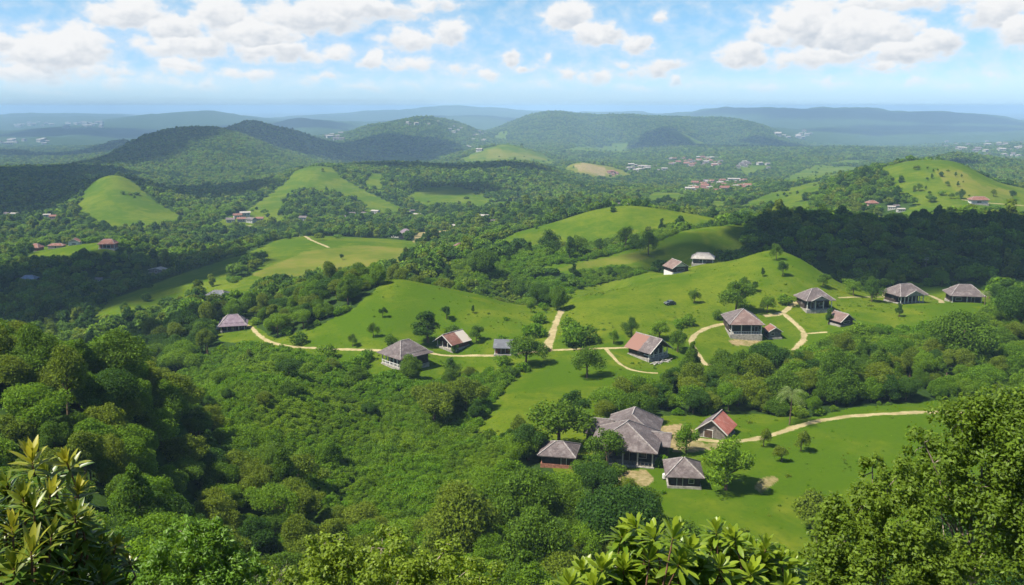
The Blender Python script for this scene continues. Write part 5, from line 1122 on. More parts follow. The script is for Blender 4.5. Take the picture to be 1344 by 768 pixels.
for a in [
    (502, 417, 18, 0, .9, "small round tree highest on the left knoll, directly above the pavilion"), (490, 443, 23, 1, .8, "little spreading tree on the left knoll up slope from the pavilion's left"),
    (463, 455, 21, 4, .8, "small tree at the path edge left of the pavilion"), (562, 450, 52, 2, 1.5, "large dense tree between the pavilion and the rust roofed gable house"),
    (586, 419, 23, 0, 1.0, "round tree on the knoll above the gable house"), (621, 411, 13, 2, .9, "very small tree alone near the knoll top above the shed"),
    (625, 448, 27, 4, 1.0, "bushy tree touching the right side of the gable house"), (690, 481, 50, 4, 1.2, "big round tree right beside the slate roofed shed"),
    (770, 496, 46, 1, 1.1, "broad crowned tree alone on the lawn with its shadow below it"), (592, 494, 30, 7, .9, "dark tree at the thicket edge below the gable house"),
    (805, 451, 22, 5, .9, "small bright tree left of the half rusty plank house"), (829, 441, 30, 7, .9, "dark green tree just behind the half rusty plank house"),
    (866, 446, 30, 5, 1.2, "bright leafy tree behind the right end of the plank house"), (889, 462, 36, 4, 1.0, "tree with a shadow right of the plank house"),
    (911, 398, 22, 4, .9, "small tree on the right knoll near the parked car"), (1001, 363, 14, 2, .9, "thin small tree near the right knoll top"),
    (1027, 362, 24, 0, .9, "round tree casting a shadow on the right knoll's shoulder"), (1019, 341, 24, 1, .8, "tree standing on the very crest of the right knoll"),
    (966, 411, 52, 4, 1.15, "wide dark tree behind the square rust roofed house"), (976, 380, 20, 4, .9, "upper tree of the clump on the right knoll"), (991, 383, 17, 0, .9, "small tree at the clump's right on the right knoll"),
    (1007, 411, 27, 5, .9, "bright tree behind the tiny grey hut"), (1144, 396, 34, 7, .85, "dark tree with a shadow between gablet house and porch house"), (1180, 416, 21, 2, .95, "small leaning tree in front of the porch house"),
    (1087, 426, 26, 2, .8, "narrow tree squeezed between gablet house and small rust hut"), (953, 643, 76, 5, 1.08, "bright rounded tree casting a wide shadow right of the grey cottage"),
    (901, 595, 45, 5, .95, "small bright tree on the yard between main house and barn"), (1002, 586, 30, 3, .75, "thin sparse tree beside the barn's track"),
    (1026, 606, 26, 3, .95, "sparse sapling on the lower lawn, left of a pair"), (1051, 592, 34, 3, .8, "sparse leaning sapling on the lower lawn close to the track"),
    (1066, 703, 62, 3, 1.1, "loose crowned tree at the lower lawn's edge beside the big corner tree"), (733, 590, 76, 4, 1.25, "large spreading tree behind the storehouse, left of the main house"),
    (757, 552, 48, 0, 1.15, "rounded dark tree on the lawn behind the large spreading one by the storehouse"), (797, 614, 60, 4, .95, "leafy tree in front of the main house's left corner"),
    (776, 632, 42, 4, 1.25, "bushy tree between storehouse and main house"), (682, 580, 42, 3, .8, "pale sparse tree at the lawn edge left of the main house"),
    (719, 334, 40, 7, 1.0, "tall dark tree in the gap between the two grassy ridges, left of three"), (695, 338, 26, 2, 1.0, "smaller dark tree at the left end of the ridge row"), (747, 341, 38, 2, .9, "upright dark tree in the middle of the ridge row"),
    (757, 336, 34, 4, 1.1, "round tree right of the upright one in the ridge row"), (787, 331, 22, 7, .9, "short tree between larger ones in the ridge row"), (820, 328, 36, 1, .95, "broad tree at the right end of the ridge row"),
    (851, 335, 36, 1, .9, "solitary round tree on the brown meadow ridge"), (868, 304, 22, 2, .8, "slim tree on the upper grass hill's right"), (632, 360, 42, 10, .9, "huge dark tree mass right of the brick red house"),
    (589, 370, 28, 2, .9, "narrow dark tree below the brick red house"), (668, 346, 17, 2, .9, "small upright tree beside the huge dark tree"), (752, 364, 25, 2, .9, "tree on the lower edge of the brown meadow"), (799, 362, 16, 4, .9, "small tree in the scrub below the brown meadow"),
    (676, 396, 36, 10, .9, "round green tree left in the hollow between the two knolls"), (706, 402, 34, 11, .8, "dark spreading tree midway in the hollow between the two knolls"), (731, 407, 38, 10, .75, "knobbly tree at the top of the steep track"),
    (697, 410, 16, 0, 1, "small tree at the hollow's near edge"), (165, 413, 19, 7, .75, "dark tree alone on the shaded pasture at left"), (449, 341, 10, 0, 1, "dot of a tree in the dry pasture field"),
    (1144, 382, 22, 5, 1.1, "leafy tree behind the lane between gablet and porch houses"), (1170, 372, 24, 4, 1.1, "knobbly tree behind the porch house's left"), (1216, 372, 24, 1, 1.1, "spreading tree behind the porch house's right"), (1236, 376, 24, 5, 1.0, "bright tree between porch house and end house"),
    (1120, 388, 22, 5, 1.1, "bright tree right behind the gablet house"), (1298, 392, 26, 7, 1.0, "dark tree right of the end house"), (1080, 376, 20, 4, 1.2, "knobbly tree on the knoll foot behind the gablet house"),
    (1263, 478, 74, 10, .95, "huge crowned tree on the bank below the end house"), (1094, 520, 66, 12, .78, "tall dark tree in the bank wood above the track"), (1040, 512, 46, 5, 1.0, "bright tree at the bank wood's left above the palm"), (1010, 500, 44, 6, 1.0, "olive tree at the bank wood's left end"), (1160, 524, 46, 6, 1.1, "olive bushy tree at the bank wood's middle by the track"), (1338, 440, 66, 11, .7, "dark tree at the upper right edge of the bank wood"),
    (960, 528, 40, 4, 1.15, "knobbly tree behind the barn"), (905, 540, 42, 5, 1.25, "large bright bush like tree behind the main house's right"), (868, 535, 40, 0, 1.25, "dense round tree behind the main house's roof"), (1000, 540, 32, 6, 1.2, "olive tree at the right of the barn"),
    (600, 745, 108, 13, .78, "large pale flecked tree at the left of the lower grove"), (688, 700, 96, 10, .8, "knobbly tree in the middle of the lower grove"), (745, 700, 66, 12, .85, "round green tree in the lower grove under the storehouse"), (805, 728, 92, 11, .82, "flat topped dark tree on the lower grove's right"),
    (842, 690, 56, 10, .8, "tree at the lower grove's right edge by the lawn"), (700, 768, 96, 12, .85, "tree at the front of the lower grove"), (570, 560, 62, 15, 1.0, "umbrella crowned olive tree in the thicket below the pavilion"), (612, 545, 54, 15, .9, "second umbrella crowned olive tree nearest the bright lawn"),
    (150, 640, 66, 13, .6, "bare stemmed yellowish tree on the left spur"), (148, 548, 66, 11, .72, "dark domed tree standing out on the left spur"), (355, 640, 56, 10, .6, "dark round tree in the open bushland at centre"),
]: lone(*a)
# trees dotted over the right grass hill
for k, (px, py, h, kd, wf) in enumerate([(1217, 223, 5, 0, 1), (1225, 226, 5, 2, 1), (1231, 225, 4, 0, 1), (1223, 235, 8, 2, 1), (1217, 237, 5, 0, 1.3), (1244, 226, 4, 4, 1.3), (1254, 232, 7, 2, 1), (1262, 233, 5, 2, 1), (1243, 244, 7, 4, 1.2), (1257, 245, 8, 2, 1), (1205, 251, 11, 1, 1.2), (1215, 249, 6, 2, 1), (1249, 261, 9, 4, 1), (1261, 261, 14, 7, .9), (1272, 259, 4, 0, 1), (1304, 258, 11, 3, 1), (1329, 262, 14, 0, 1), (1220, 256, 6, 0, 1.2), (1264, 240, 3, 0, 1.2)]):
    o = lone(px, py, h, kd, wf, "small dark tree dotted over the right grass hill", "hill_tree"); o['group'] = "trees on the right grass hill"
# low bushes on the lawns
for a in [(594, 439, 12, 22, 1.2, "low bush between the big oval tree and the gable house"), (512, 452, 14, 22, .9, "bush behind the pavilion roof"), (659, 450, 11, 20, 1.1, "low round bush behind the slate shed"), (755, 453, 30, 21, 1.0, "wide bright bush clump right of the steep track"), (775, 448, 22, 22, 1.0, "bush at the right end of the clump by the steep track"),
          (470, 482, 18, 20, 1.0, "bush below the path left of the pavilion"), (904, 427, 15, 21, 1.0, "bush on the knoll foot left of the rust roofed house"), (889, 430, 12, 20, 1.0, "smaller bush beside the one left of the rust roofed house"), (942, 418, 12, 22, 1.0, "bush close behind the looping path"),
          (1030, 398, 12, 21, 1.4, "wide bush right of the bright tree by the hut"), (964, 477, 9, 20, 1.0, "small bush inside the looping path"), (807, 622, 14, 22, 1.1, "dark bush by the main house steps"), (868, 612, 16, 20, .8, "bush along the main house's right wall"), (870, 648, 5, 20, 1.0, "tiny bush left of the grey cottage"),
          (1130, 440, 16, 21, 1.3, "bush below the small rust hut"), (430, 470, 18, 21, 1.1, "bush under the path at the knoll's west"), (395, 452, 16, 22, 1.0, "bush on the path's upper side at the knoll's west"), (480, 474, 16, 20, 1.0, "bush just left of the pavilion veranda"), (596, 462, 12, 20, .7, "small upright bush at the gable house's left"), (660, 480, 14, 21, 1.2, "bush left below the big round tree"), (700, 440, 18, 20, 1.2, "bush on the left bank of the steep track"), (708, 424, 14, 21, 1.2, "bush higher on the left bank of the steep track"), (745, 432, 16, 21, 1.2, "bush on the right bank of the steep track"), (664, 420, 5, 20, 1.2, "tiny bush on the left knoll's open slope")]:
    lone(*a, name="bush", cat="bush")

def palm(px, py, hpx, label):
    p = ground(px, py); D = math.hypot(p[0], p[1]); h = hpx * D / F * 1.12; g = np.random.default_rng(44); o = thing("palm_tree", label, "palm tree", tuple(p))
    V, Q = tube_rings([(0, 0, -.5), (.1, 0, h * .3), (.2, .05, h * .72)], [.2, .16, .12]); me = bpy.data.meshes.new("trunk"); set_mesh(me, V, [Q], True); me.materials.append(M['bark']); part("trunk", me, o)
    Vs, Fs, k = [], [], 0
    for i in range(18):
        a = i * 2.4; up = g.uniform(.1, 1.1); Lf = h * g.uniform(.34, .46); d = np.array([math.cos(a), math.sin(a), 0]); sd = np.array([-d[1], d[0], 0])
        n = 14; t_ = np.linspace(0, 1, n); mid = np.array([.2, .05, h * .72]) + d * (Lf * t_ * (1 - .2 * up * t_))[:, None] + np.array([0, 0, 1.0]) * (Lf * (up * t_ - 1.15 * t_ ** 2 * (.5 + up * .5)))[:, None]
        for j in range(1, n):
            for s in (-1, 1):
                w = Lf * .24 * math.sin(math.pi * min(1, t_[j] * .85 + .12)) + .05; tip = mid[j] + sd * s * w + d * w * .5 + np.array([0, 0, -w * .45]); b = (mid[j] - mid[j - 1]) * .55
                Vs += [mid[j], mid[j] + b, tip]; Fs.append((k, k + 1, k + 2)); k += 3
    me = bpy.data.meshes.new("crown"); set_mesh(me, np.array(Vs), [np.array(Fs)], False); me.materials.append(M['leaf_palm']); part("crown", me, o)
palm(1036, 558, 54, "pale green palm at the bank wood's foot above the track")
palm(1292, 400, 18, "short palm like tree by the end house")

# ------------------------------------------------------------------ small man-made things
def parked_car():
    p = ground(879, 400); o = thing("parked_car", "dusty dark grey car parked alone on the right knoll's grass", "car", tuple(p), R(24)); M['car'] = mat_flat("car_paint", (.07, .085, .085), .55, .3, .15, 2); M['tyre'] = mat_flat("tyre", (.02, .02, .02), .9, .1, .2, 4)
    nx = H(p[0] + 1, p[1])[0] - p[2]; ny = H(p[0], p[1] + 1)[0] - p[2]; o.rotation_euler = (math.atan(ny), -math.atan(nx), R(24))
    prof = [(-2.05, .45), (-2.1, .75), (-1.95, .98), (-1.05, 1.05), (-.55, 1.55), (.95, 1.62), (1.75, 1.1), (2.05, .95), (2.1, .45)]
    def ext(prof, w, name, mt, par, inset=None):
        mb = MB(); n = len(prof); V = [(x, -w if z < 1.2 else -w * .82, z) for x, z in prof] + [(x, w if z < 1.2 else w * .82, z) for x, z in prof]
        mb.poly(V, [tuple(range(n - 1, -1, -1)), tuple(range(n, 2 * n))] + [(i, (i + 1) % n, (i + 1) % n + n, i + n) for i in range(n)]); return mb.build(name, M[mt], par)
    b = ext(prof, .88, "body", 'car', o)
    for s in (-1, 1): MB().poly([(-.85, s * .90, 1.1), (1.4, s * .90, 1.14), (.9, s * .76, 1.54), (-.5, s * .76, 1.5), (-.85, s * .84, 1.1), (1.4, s * .84, 1.14), (.9, s * .70, 1.54), (-.5, s * .70, 1.5)], [(0, 1, 2, 3), (7, 6, 5, 4), (0, 4, 5, 1), (1, 5, 6, 2), (2, 6, 7, 3), (3, 7, 4, 0)]).build("window", M['glass'], b)
    MB().poly([(-1.06, -.7, 1.09), (-1.06, .7, 1.09), (-.6, .64, 1.53), (-.6, -.64, 1.53)], [(0, 1, 2, 3)]).build("windscreen", M['glass'], b)
    for x in (-1.3, 1.3):
        for s in (-1, 1):
            bm = bmesh.new(); bmesh.ops.create_cone(bm, cap_ends=True, segments=20, radius1=.36, radius2=.36, depth=.24, matrix=Matrix.Translation((x, s * .82, .36)) @ Matrix.Rotation(math.pi / 2, 4, 'X')); me = bpy.data.meshes.new("wheel"); bm.to_mesh(me); bm.free(); me.materials.append(M['tyre']); w = part("wheel", me, o)
            bm = bmesh.new(); bmesh.ops.create_cone(bm, cap_ends=True, segments=16, radius1=.2, radius2=.2, depth=.27, matrix=Matrix.Translation((x, s * .82, .36)) @ Matrix.Rotation(math.pi / 2, 4, 'X')); me = bpy.data.meshes.new("rim"); bm.to_mesh(me); bm.free(); me.materials.append(M['post']); part("rim", me, w)
    for s in (-1, 1): MB().box(-2.13, -2.04, s * .62 - .16, s * .62 + .16, .68, .84).build("headlight", M['white'], o)
    for x in (-2.14, 2.06): MB().box(x, x + .1, -.8, .8, .38, .58).build("bumper", M['tyre'], o)
parked_car()
def pole(px, py, hpx):
    p = ground(px, py); D = math.hypot(p[0], p[1]); h = hpx * D / F * 1.06; o = thing("utility_pole", "grey wooden utility pole rising before the dark wood", "utility pole", tuple(p))
    V, Q = tube_rings([(0, 0, -1), (0, 0, h * .5), (0, 0, h)], [.17, .14, .11], 8); me = bpy.data.meshes.new("post"); set_mesh(me, V, [Q], True); me.materials.append(M['wood_grey']); part("post", me, o)
    for z in (h - .35, h - 1.2):
        c = MB().box(-1.0, 1.0, -.06 - .12, .06 - .12, z, z + .12).build("crossarm", M['wood_grey'], o)
        for x in (-.85, -.4, .4, .85): MB().box(x - .05, x + .05, -.17, -.07, z + .12, z + .3).build("insulator", M['white'], c)
pole(1213, 372, 30)
def brush_heap():
    p = ground(718, 461); o = thing("branch_heap", "heap of brown cut branches at the foot of the steep track", "branch heap", tuple(p)); g = random.Random(3); mb = MB()
    for _ in range(46):
        a = g.uniform(0, 6.28); r = g.uniform(0, 1.1); c = Vector((math.cos(a) * r * 1.3, math.sin(a) * r * .8, g.uniform(.1, 1.2) * (1.3 - r))); d = Vector((g.gauss(0, 1), g.gauss(0, 1), g.gauss(0, .45))).normalized() * g.uniform(.5, 1.2); mb.bar(c - d, c + d, g.uniform(.02, .06))
    mb.build("branches", M['bark'], o)
    lv, L = crown_mesh("dry_leaves", 77, 'bush', 1.2, 1.0, .1, 260, .24, M['leaf_purple']); part("dry_leaves", lv, o)
brush_heap()
def tank(px, py, s, label):
    p = ground(px, py); o = thing("water_tank", label, "water tank", tuple(p)); bm = bmesh.new(); bmesh.ops.create_cone(bm, cap_ends=True, segments=20, radius1=.62 * s, radius2=.62 * s, depth=1.2 * s, matrix=Matrix.Translation((0, 0, .95 * s)))
    bmesh.ops.create_cone(bm, cap_ends=True, segments=20, radius1=.62 * s, radius2=.18 * s, depth=.3 * s, matrix=Matrix.Translation((0, 0, 1.7 * s))); me = bpy.data.meshes.new("drum"); bm.to_mesh(me); bm.free(); me.materials.append(M['white']); part("drum", me, o)
    mb = MB(); [mb.box(x * s - .08, x * s + .08, y * s - .08, y * s + .08, -.6, .35 * s) for x in (-.4, .4) for y in (-.4, .4)]; mb.box(-.6 * s, .6 * s, -.6 * s, .6 * s, .27 * s, .349 * s); mb.build("stand", M['wood_grey'], o)
tank(286, 433, 1.0, "white round water tank left of the mauve roofed house"); tank(281, 430, .6, "smaller white tank beside the larger tank at the mauve roofed house")
tank(872, 629, .7, "small white tank at the left wall of the grey cottage")
def planks(px, py, rot):
    p = ground(px, py); o = thing("plank_pile", "untidy pile of pale planks before the plank house porch", "plank pile", tuple(p), R(rot)); g = random.Random(9); mb = MB()
    for i in range(26): a = Vector((g.uniform(-3.4, 3.4), g.uniform(-.9, .9), g.uniform(.05, .6))); d = Vector((g.uniform(.5, 1.5), g.gauss(0, .5), g.gauss(0, .16))); mb.bar(a - d, a + d, g.uniform(.04, .09))
    mb.build("planks", M['post'], o)
planks(866, 476, 38)
# ------------------------------------------------------------------ plants close to the lookout
def mat_blade(name, base, tip, trans=.35, rough=.38):
    m, t, out = mat_new(name); a = t.new('ShaderNodeAttribute', attribute_name='age'); geo = t.new('ShaderNodeNewGeometry')
    c = t.mix(a.outputs['Fac'], base, tip); c = t.mix(t.m('MULTIPLY', geo.outputs['Random Per Island'], .4), c, tuple(v * .55 for v in base))
    n = t.noise(geo.outputs['Position'], 30, 3, .6); c = t.mix(t.m('MULTIPLY', t.sstep(n, .52, .72), .35), c, (tip[0] * 1.0, tip[1] * .8, tip[2]))
    p = t.new('ShaderNodeBsdfPrincipled'); t.link(c, p.inputs['Base Color']); p.inputs['Roughness'].default_value = rough; p.inputs['Specular IOR Level'].default_value = .5
    tr = t.new('ShaderNodeBsdfTranslucent'); t.link(c, tr.inputs[0]); mx = t.new('ShaderNodeMixShader'); mx.inputs[0].default_value = trans
    t.link(p.outputs[0], mx.inputs[1]); t.link(tr.outputs[0], mx.inputs[2]); t.link(mx.outputs[0], out.inputs[0]); return m
M['blade_dark'] = mat_blade("long_leaf", (0.0638, 0.1403, 0.0136), (0.4675, 0.4250, 0.0340)); M['blade_lime'] = mat_blade("broad_leaf", (0.0765, 0.1742, 0.0102), (0.3060, 0.3910, 0.0255), .45)
M['stem'] = mat_flat("stem", (0.1700, 0.0850, 0.0553), .7, .3, .3, 20); M['twig'] = mat_flat("twig", (0.2550, 0.2040, 0.1615), .9, .1, .3, 8)
M['near_olive'] = mat_leaf("near_olive", (0.0680, 0.1275, 0.0085), (0.1148, 0.1742, 0.0119), .4, .5, .2); M['near_bright'] = mat_leaf("near_bright", (0.0765, 0.1742, 0.0085), (0.1105, 0.2125, 0.0119), .45, .45, .35); M['near_yellow'] = mat_leaf("near_yellow", (0.1190, 0.1913, 0.0102), (0.1785, 0.2465, 0.0136), .45, .5, .3)

def blade(base, d, up, L, W, droop, broad=False):
    """one long leaf, folded along its midrib and bending down"""
    d = d / np.linalg.norm(d); s = np.cross(d, up); s /= np.linalg.norm(s); nrm = np.cross(s, d); ts = (0, .18, .42, .68, .88, 1.0); wd = (.10, .5, .8, 1.0, .62, .02) if broad else (.12, .62, 1.0, .8, .42, .02); V = []
    for t_, w in zip(ts, wd):
        c = base + d * L * t_ * (1 - .15 * droop * t_) - np.array([0, 0, 1]) * L * droop * t_ * t_ * .55
        V += [c - s * W * w * .5 + nrm * W * w * .13, c, c + s * W * w * .5 + nrm * W * w * .13]
    Fq = [(i * 3 + j, i * 3 + j + 1, i * 3 + j + 4, i * 3 + j + 3) for i in range(5) for j in (0, 1)]
    return V, Fq
def rosette_shrub(name, label, cat, root, tops, fill, g, mat, L, W, broad, lean, n_leaf=(20, 28)):
    o = thing(name, label, cat, tuple(root)); root0 = np.array(root); root = np.zeros(3); Vs, Fs, A, k = [], [], [], 0; st = []; Yv, Yf, YA, yk = [], [], [], 0
    for (p, age, sc_) in tops + fill:
        p = np.array(p) - root0; ax = unit(np.array([g.normal() * .28 + lean[0], g.normal() * .28 + lean[1], 1.0])); n = g.integers(*n_leaf)
        for i in range(n):
            a = i * 2.39996 + g.uniform(-.3, .3); q = i / n; tilt = .25 + 1.35 * q + g.normal() * .12      # young upright leaves inside, older ones spreading
            u = unit(np.cross(ax, [1, .3, .2])); v = np.cross(ax, u); rd = u * math.cos(a) + v * math.sin(a); d = ax * math.cos(tilt) + rd * math.sin(tilt)
            LL = L * sc_ * (.62 + .45 * math.sin(min(1, q * 1.5 + .2) * 1.57)) * g.uniform(.85, 1.15); V, Fq = blade(p - ax * (q * (.10 if broad else .17) * sc_), d, ax + rd * .01, LL, W * sc_ * g.uniform(.85, 1.15), .12 + .5 * q * g.uniform(.5, 1.3), broad)
            ag = max(0, min(1, age * ((1.25 - q * .85) if broad else (1.15 - q * 1.2)) + g.normal() * .05))
            Vs += V; Fs += [tuple(x + k for x in f) for f in Fq]; A += [ag] * len(V); k += len(V)
        # stem back towards the root
        e = root + (p - root) * np.array([.35, .35, .2]); mid = p - ax * .28 * np.linalg.norm(p - e) ; st.append(tube_rings([tuple(p), tuple((p * .55 + mid * .45) - np.array([0, 0, .10])), tuple(mid * .5 + e * .5), tuple(e)], [.008, .012, .016, .02], 6)); st.append(tube_rings([tuple(e), tuple((e + root) / 2), tuple(root - np.array([0, 0, .4]))], [.02, .03, .04], 6))
    me = bpy.data.meshes.new("foliage"); set_mesh(me, np.array(Vs), [np.array(Fs)], True); at = me.attributes.new('age', 'FLOAT', 'POINT'); at.data.foreach_set('value', np.array(A, np.float32)); me.materials.append(M[mat]); part("foliage", me, o)
    kk, V2, F2 = 0, [], []
    for V, Q in st: V2.append(V); F2.append(Q + kk); kk += len(V)
    me = bpy.data.meshes.new("stems"); set_mesh(me, np.concatenate(V2), [np.concatenate(F2)], True); me.materials.append(M['stem']); part("stems", me, o)
    return o
g = np.random.default_rng(77)
# long leaved shrub at the left edge
T = [((41, 600, 7.6), 1.0, 1.15), ((87, 606, 7.8), .85, 1.0), ((66, 647, 7.4), .7, .95), ((103, 641, 7.7), .9, .9), ((30, 652, 7.3), .45, .95), ((45, 665, 7.1), .2, .9), ((16, 690, 6.9), .85, .9), ((41, 720, 6.7), .6, 1.2), ((68, 700, 7.0), .3, 1.0), ((8, 636, 7.6), .2, .9),
     ((152, 716, 8.0), .6, .8), ((168, 735, 8.2), .7, .7), ((117, 706, 7.8), .25, .9), ((108, 724, 7.6), .15, .9), ((132, 742, 7.8), .2, .9), ((85, 742, 7.0), .2, 1.0), ((18, 745, 6.6), .3, 1.1), ((62, 762, 6.7), .15, 1.0), ((110, 764, 7.2), .1, 1.0), ((150, 768, 7.8), .15, .9), ((-15, 660, 7.0), .3, 1.0), ((-20, 720, 6.8), .3, 1.0), ((60, 620, 7.9), .3, .9), ((74, 676, 7.5), .3, .9)]
tops = [(P(*a), b, c * .95) for a, b, c in T]
fill = []
for _ in range(260):
    px, py = g.uniform(-60, 150), g.uniform(650, 860)
    if py > 640 + max(0, px - 60) * .75: fill.append((P(px, py, g.uniform(7.2, 8.8)), g.uniform(.05, .35), g.uniform(.8, 1.0)))
rt = P(40, 900, 7.8); rt = (rt[0], rt[1], H(rt[0], rt[1])[0])
rosette_shrub("long_leaved_shrub", "dark shrub with long glossy leaves and yellow shoots at the left edge", "shrub", rt, tops, fill, g, 'blade_dark', .25, .050, False, (.05, -.1))
# broad leaved shrubs along the bottom
def broad(name_lab, pts, D, x0, x1, ytop, seed, nfill):
    g = np.random.default_rng(seed); tops = [(P(px, py + 6, D + g.uniform(-.5, .5)), g.uniform(.65, 1.0), s) for px, py, s in pts]; fill = []
    while len(fill) < nfill:
        px, py = g.uniform(x0, x1), g.uniform(ytop, 860); up = [b for b in pts if abs(b[0] - px) < 26 and b[1] < py - 16]
        if up: fill.append((P(px, py, D + g.uniform(.1, 1.4)), g.uniform(.25, .75), g.uniform(.85, 1.1)))
    r = P((x0 + x1) / 2, 980, D + .6); rosette_shrub("broad_leaved_shrub", name_lab, "shrub", (r[0], r[1], H(r[0], r[1])[0]), tops, fill, g, 'blade_lime', .30, .074, True, (0, -.05), (20, 27))
broad("lime green broad leaved shrub below the flat topped grove tree", [(834, 684, .9), (858, 698, 1), (884, 696, 1.05), (853, 726, 1.05), (892, 733, 1.05), (819, 740, .95), (790, 740, .95), (765, 742, .9), (748, 761, .9), (827, 754, 1), (870, 754, 1), (909, 748, 1), (905, 715, .9), (780, 762, .9), (845, 706, .85), (720, 775, .8)], 10.5, 735, 920, 690, 5, 130)
broad("lime green broad leaved shrub in front of the lower lawn", [(940, 690, .85), (963, 700, .9), (960, 718, 1.0), (1005, 712, .9), (1025, 727, .9), (985, 747, 1.0), (1033, 762, .9), (994, 724, .9), (945, 738, 1), (1015, 745, .95), (935, 710, .8), (965, 760, 1), (925, 762, .9)], 11.2, 925, 1045, 700, 6, 110)

def near_tree(name, label, cat, spec, lobes, n, size, mat, aspect, stem=None, seed=1):
    """close tree or bush: lobes given as photo pixel, distance, radius in metres"""
    g = np.random.default_rng(seed); L = np.array([(*P(px, py, D), r) for px, py, D, r in lobes]); c = L[:, :3].mean(0); gx, gy = c[0], c[1]; root = np.array([gx, gy, H(gx, gy)[0]])
    o = thing(name, label, cat, tuple(root)); L[:, :3] -= root; w = L[:, 3] ** 2
    # each lobe is itself a cluster of sprays
    sub = []
    for x, y, z, r in L:
        for _ in range(16): d = unit(g.normal(size=3) + np.array([0, -.15, .3])); sub.append((*(np.array([x, y, z]) + d * r * g.uniform(.5, 1.05)), r * g.uniform(.2, .36)))
    S = np.array(sub); k = g.choice(len(S), n, p=S[:, 3] ** 2 / (S[:, 3] ** 2).sum()); d = unit(g.normal(size=(n, 3)) + np.array([0, 0, .2])); C = S[k, :3] + d * (S[k, 3] * g.uniform(.45, 1.12, n))[:, None]
    N = unit(d * .6 + np.array([0, -.1, .5]) + g.normal(size=C.shape) * .42); V, Q = leaf_quads(C, N, size, g, aspect, .22); me = bpy.data.meshes.new("crown"); set_mesh(me, V, [Q], False); me.materials.append(M[mat]); part("crown", me, o)
    segs = []; top = L[:, :3].mean(0)
    for x, y, z, r in L: e = np.array([x, y, z]); segs.append(tube_rings([tuple(top * .55), tuple(top * .4 + e * .4 + g.normal(size=3) * .12), tuple(e)], [.07, .045, .02], 6))
    for s_ in S[g.choice(len(S), 40)]: b = L[np.argmin(np.linalg.norm(L[:, :3] - s_[:3], axis=1)), :3]; segs.append(tube_rings([tuple(b), tuple((b + s_[:3]) / 2 + g.normal(size=3) * .08), tuple(s_[:3])], [.022, .014, .006], 5))
    segs.append(tube_rings([(0, 0, -.5), tuple(top * .3), tuple(top * .6)], [.16, .13, .08], 8)); kk, V2, F2 = 0, [], []
    for V, Q in segs: V2.append(V); F2.append(Q + kk); kk += len(V)
    me = bpy.data.meshes.new("trunk"); set_mesh(me, np.concatenate(V2), [q for q in [np.concatenate(F2)]], True); me.materials.append(M['twig'] if stem is None else M[stem]); part("trunk", me, o)
    return o
near_tree("lookout_tree", "tall olive green tree filling the lower right corner", "tree", None, [(1290, 575, 28, 1.5), (1250, 565, 28.5, 1.2), (1330, 590, 27, 1.7), (1225, 610, 28, 1.3), (1275, 640, 27.5, 1.7), (1340, 660, 26.5, 1.8), (1235, 665, 27.5, 1.3), (1300, 710, 26.5, 1.6), (1380, 580, 27, 1.8), (1390, 690, 26.5, 1.9), (1350, 740, 26, 1.5), (1260, 545, 29, .7), (1310, 548, 28.5, .9), (1345, 535, 28, .9), (1215, 585, 28.5, .6), (1205, 640, 28, .7)], 30000, .15, 'near_olive', 1.8, None, 1)
near_tree("lookout_tree", "lower bushy olive tree in front of the tall corner tree", "tree", None, [(1165, 640, 25, .9), (1130, 665, 25, 1.0), (1175, 690, 24.5, 1.3), (1110, 710, 24.5, 1.2), (1150, 740, 24, 1.4), (1210, 725, 24, 1.3), (1085, 750, 24.5, 1.0), (1230, 770, 24, 1.3), (1120, 770, 24, 1.3), (1190, 790, 24, 1.4), (1145, 620, 25.5, .5), (1075, 720, 25, .6), (1265, 760, 24, 1.0)], 26000, .13, 'near_olive', 1.8, None, 2)
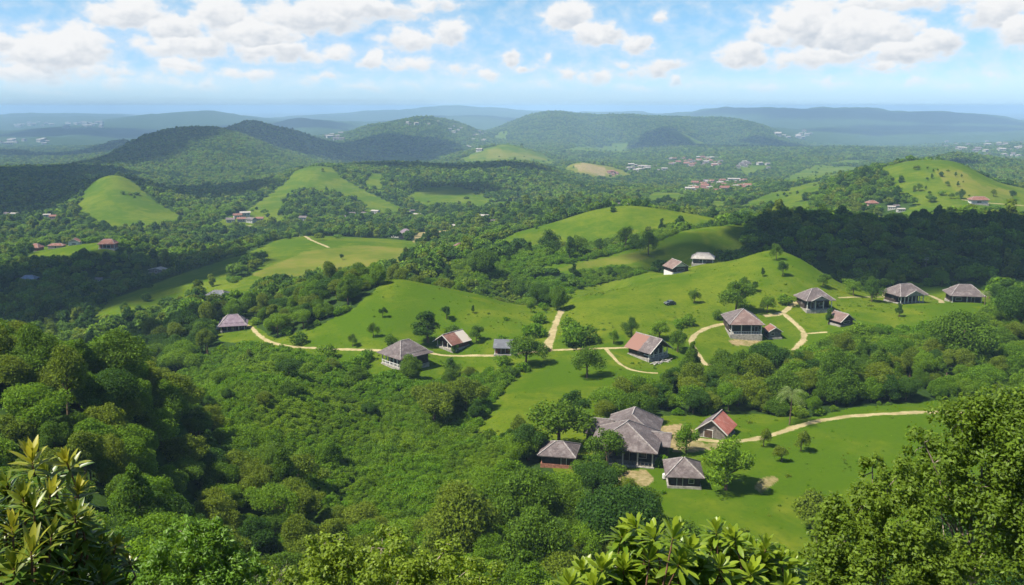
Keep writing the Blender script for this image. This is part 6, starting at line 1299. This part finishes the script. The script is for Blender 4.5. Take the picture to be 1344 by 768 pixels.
near_tree("hillside_bush", "bright green leafy bush at the bottom left beside the long leaved shrub", "bush", None, [(262, 715, 30, 1.0), (230, 735, 30, 1.1), (290, 735, 30, 1.1), (265, 760, 29.5, 1.3), (310, 765, 30, 1.1), (210, 770, 29.5, 1.2), (240, 700, 30.5, .6), (280, 698, 30.5, .6), (185, 785, 29.5, 1.1), (320, 740, 30.5, .7)], 14000, .17, 'near_bright', 2.4, None, 3)
near_tree("hillside_bush", "yellow green bush along the bottom edge, left of the lower grove", "bush", None, [(420, 735, 27, .8), (450, 750, 27, 1.0), (500, 720, 28, .8), (530, 745, 27, 1.0), (570, 735, 27.5, .9), (480, 765, 26.5, 1.1), (410, 765, 26.5, .9), (600, 760, 27, 1.0), (560, 775, 26.5, 1.1), (640, 770, 27, .8), (380, 775, 26.5, .8), (428, 712, 27.5, .4), (515, 702, 28, .4), (590, 715, 28, .4)], 15000, .13, 'near_yellow', 1.7, None, 4)
def bare_shrub():
    g = random.Random(6); p = np.array(P(345, 768, 34)); r0 = np.array([p[0], p[1], H(p[0], p[1])[0]]); o = thing("bare_shrub", "leafless grey twiggy shrub between the bright bush and the yellow bush", "shrub", tuple(r0)); segs = []; top = p - r0
    def br(a, d, L, r, lv):
        b = a + d * L; m_ = (a + b) / 2 + np.array([g.gauss(0, .05), g.gauss(0, .05), g.gauss(0, .05)]) * L; segs.append(tube_rings([tuple(a), tuple(m_), tuple(b)], [r, r * .8, r * .55], 5))
        if lv:
            for _ in range(3): br(b if g.random() < .7 else m_, unit(d + np.array([g.gauss(0, .45), g.gauss(0, .45), g.gauss(.1, .3)])), L * g.uniform(.6, .85), r * .55, lv - 1)
    for _ in range(4): br(top * .8 + np.array([g.gauss(0, .3), g.gauss(0, .3), 0]), unit(np.array([g.gauss(0, .4), g.gauss(0, .3), 1.2])), .8, .025, 3)
    segs.append(tube_rings([(0, 0, -.3), tuple(top * .5), tuple(top * .82)], [.09, .07, .05], 6)); kk, V2, F2 = 0, [], []
    for V, Q in segs: V2.append(V); F2.append(Q + kk); kk += len(V)
    me = bpy.data.meshes.new("branches"); set_mesh(me, np.concatenate(V2), [np.concatenate(F2)], True); me.materials.append(M['twig']); part("branches", me, o)
bare_shrub()
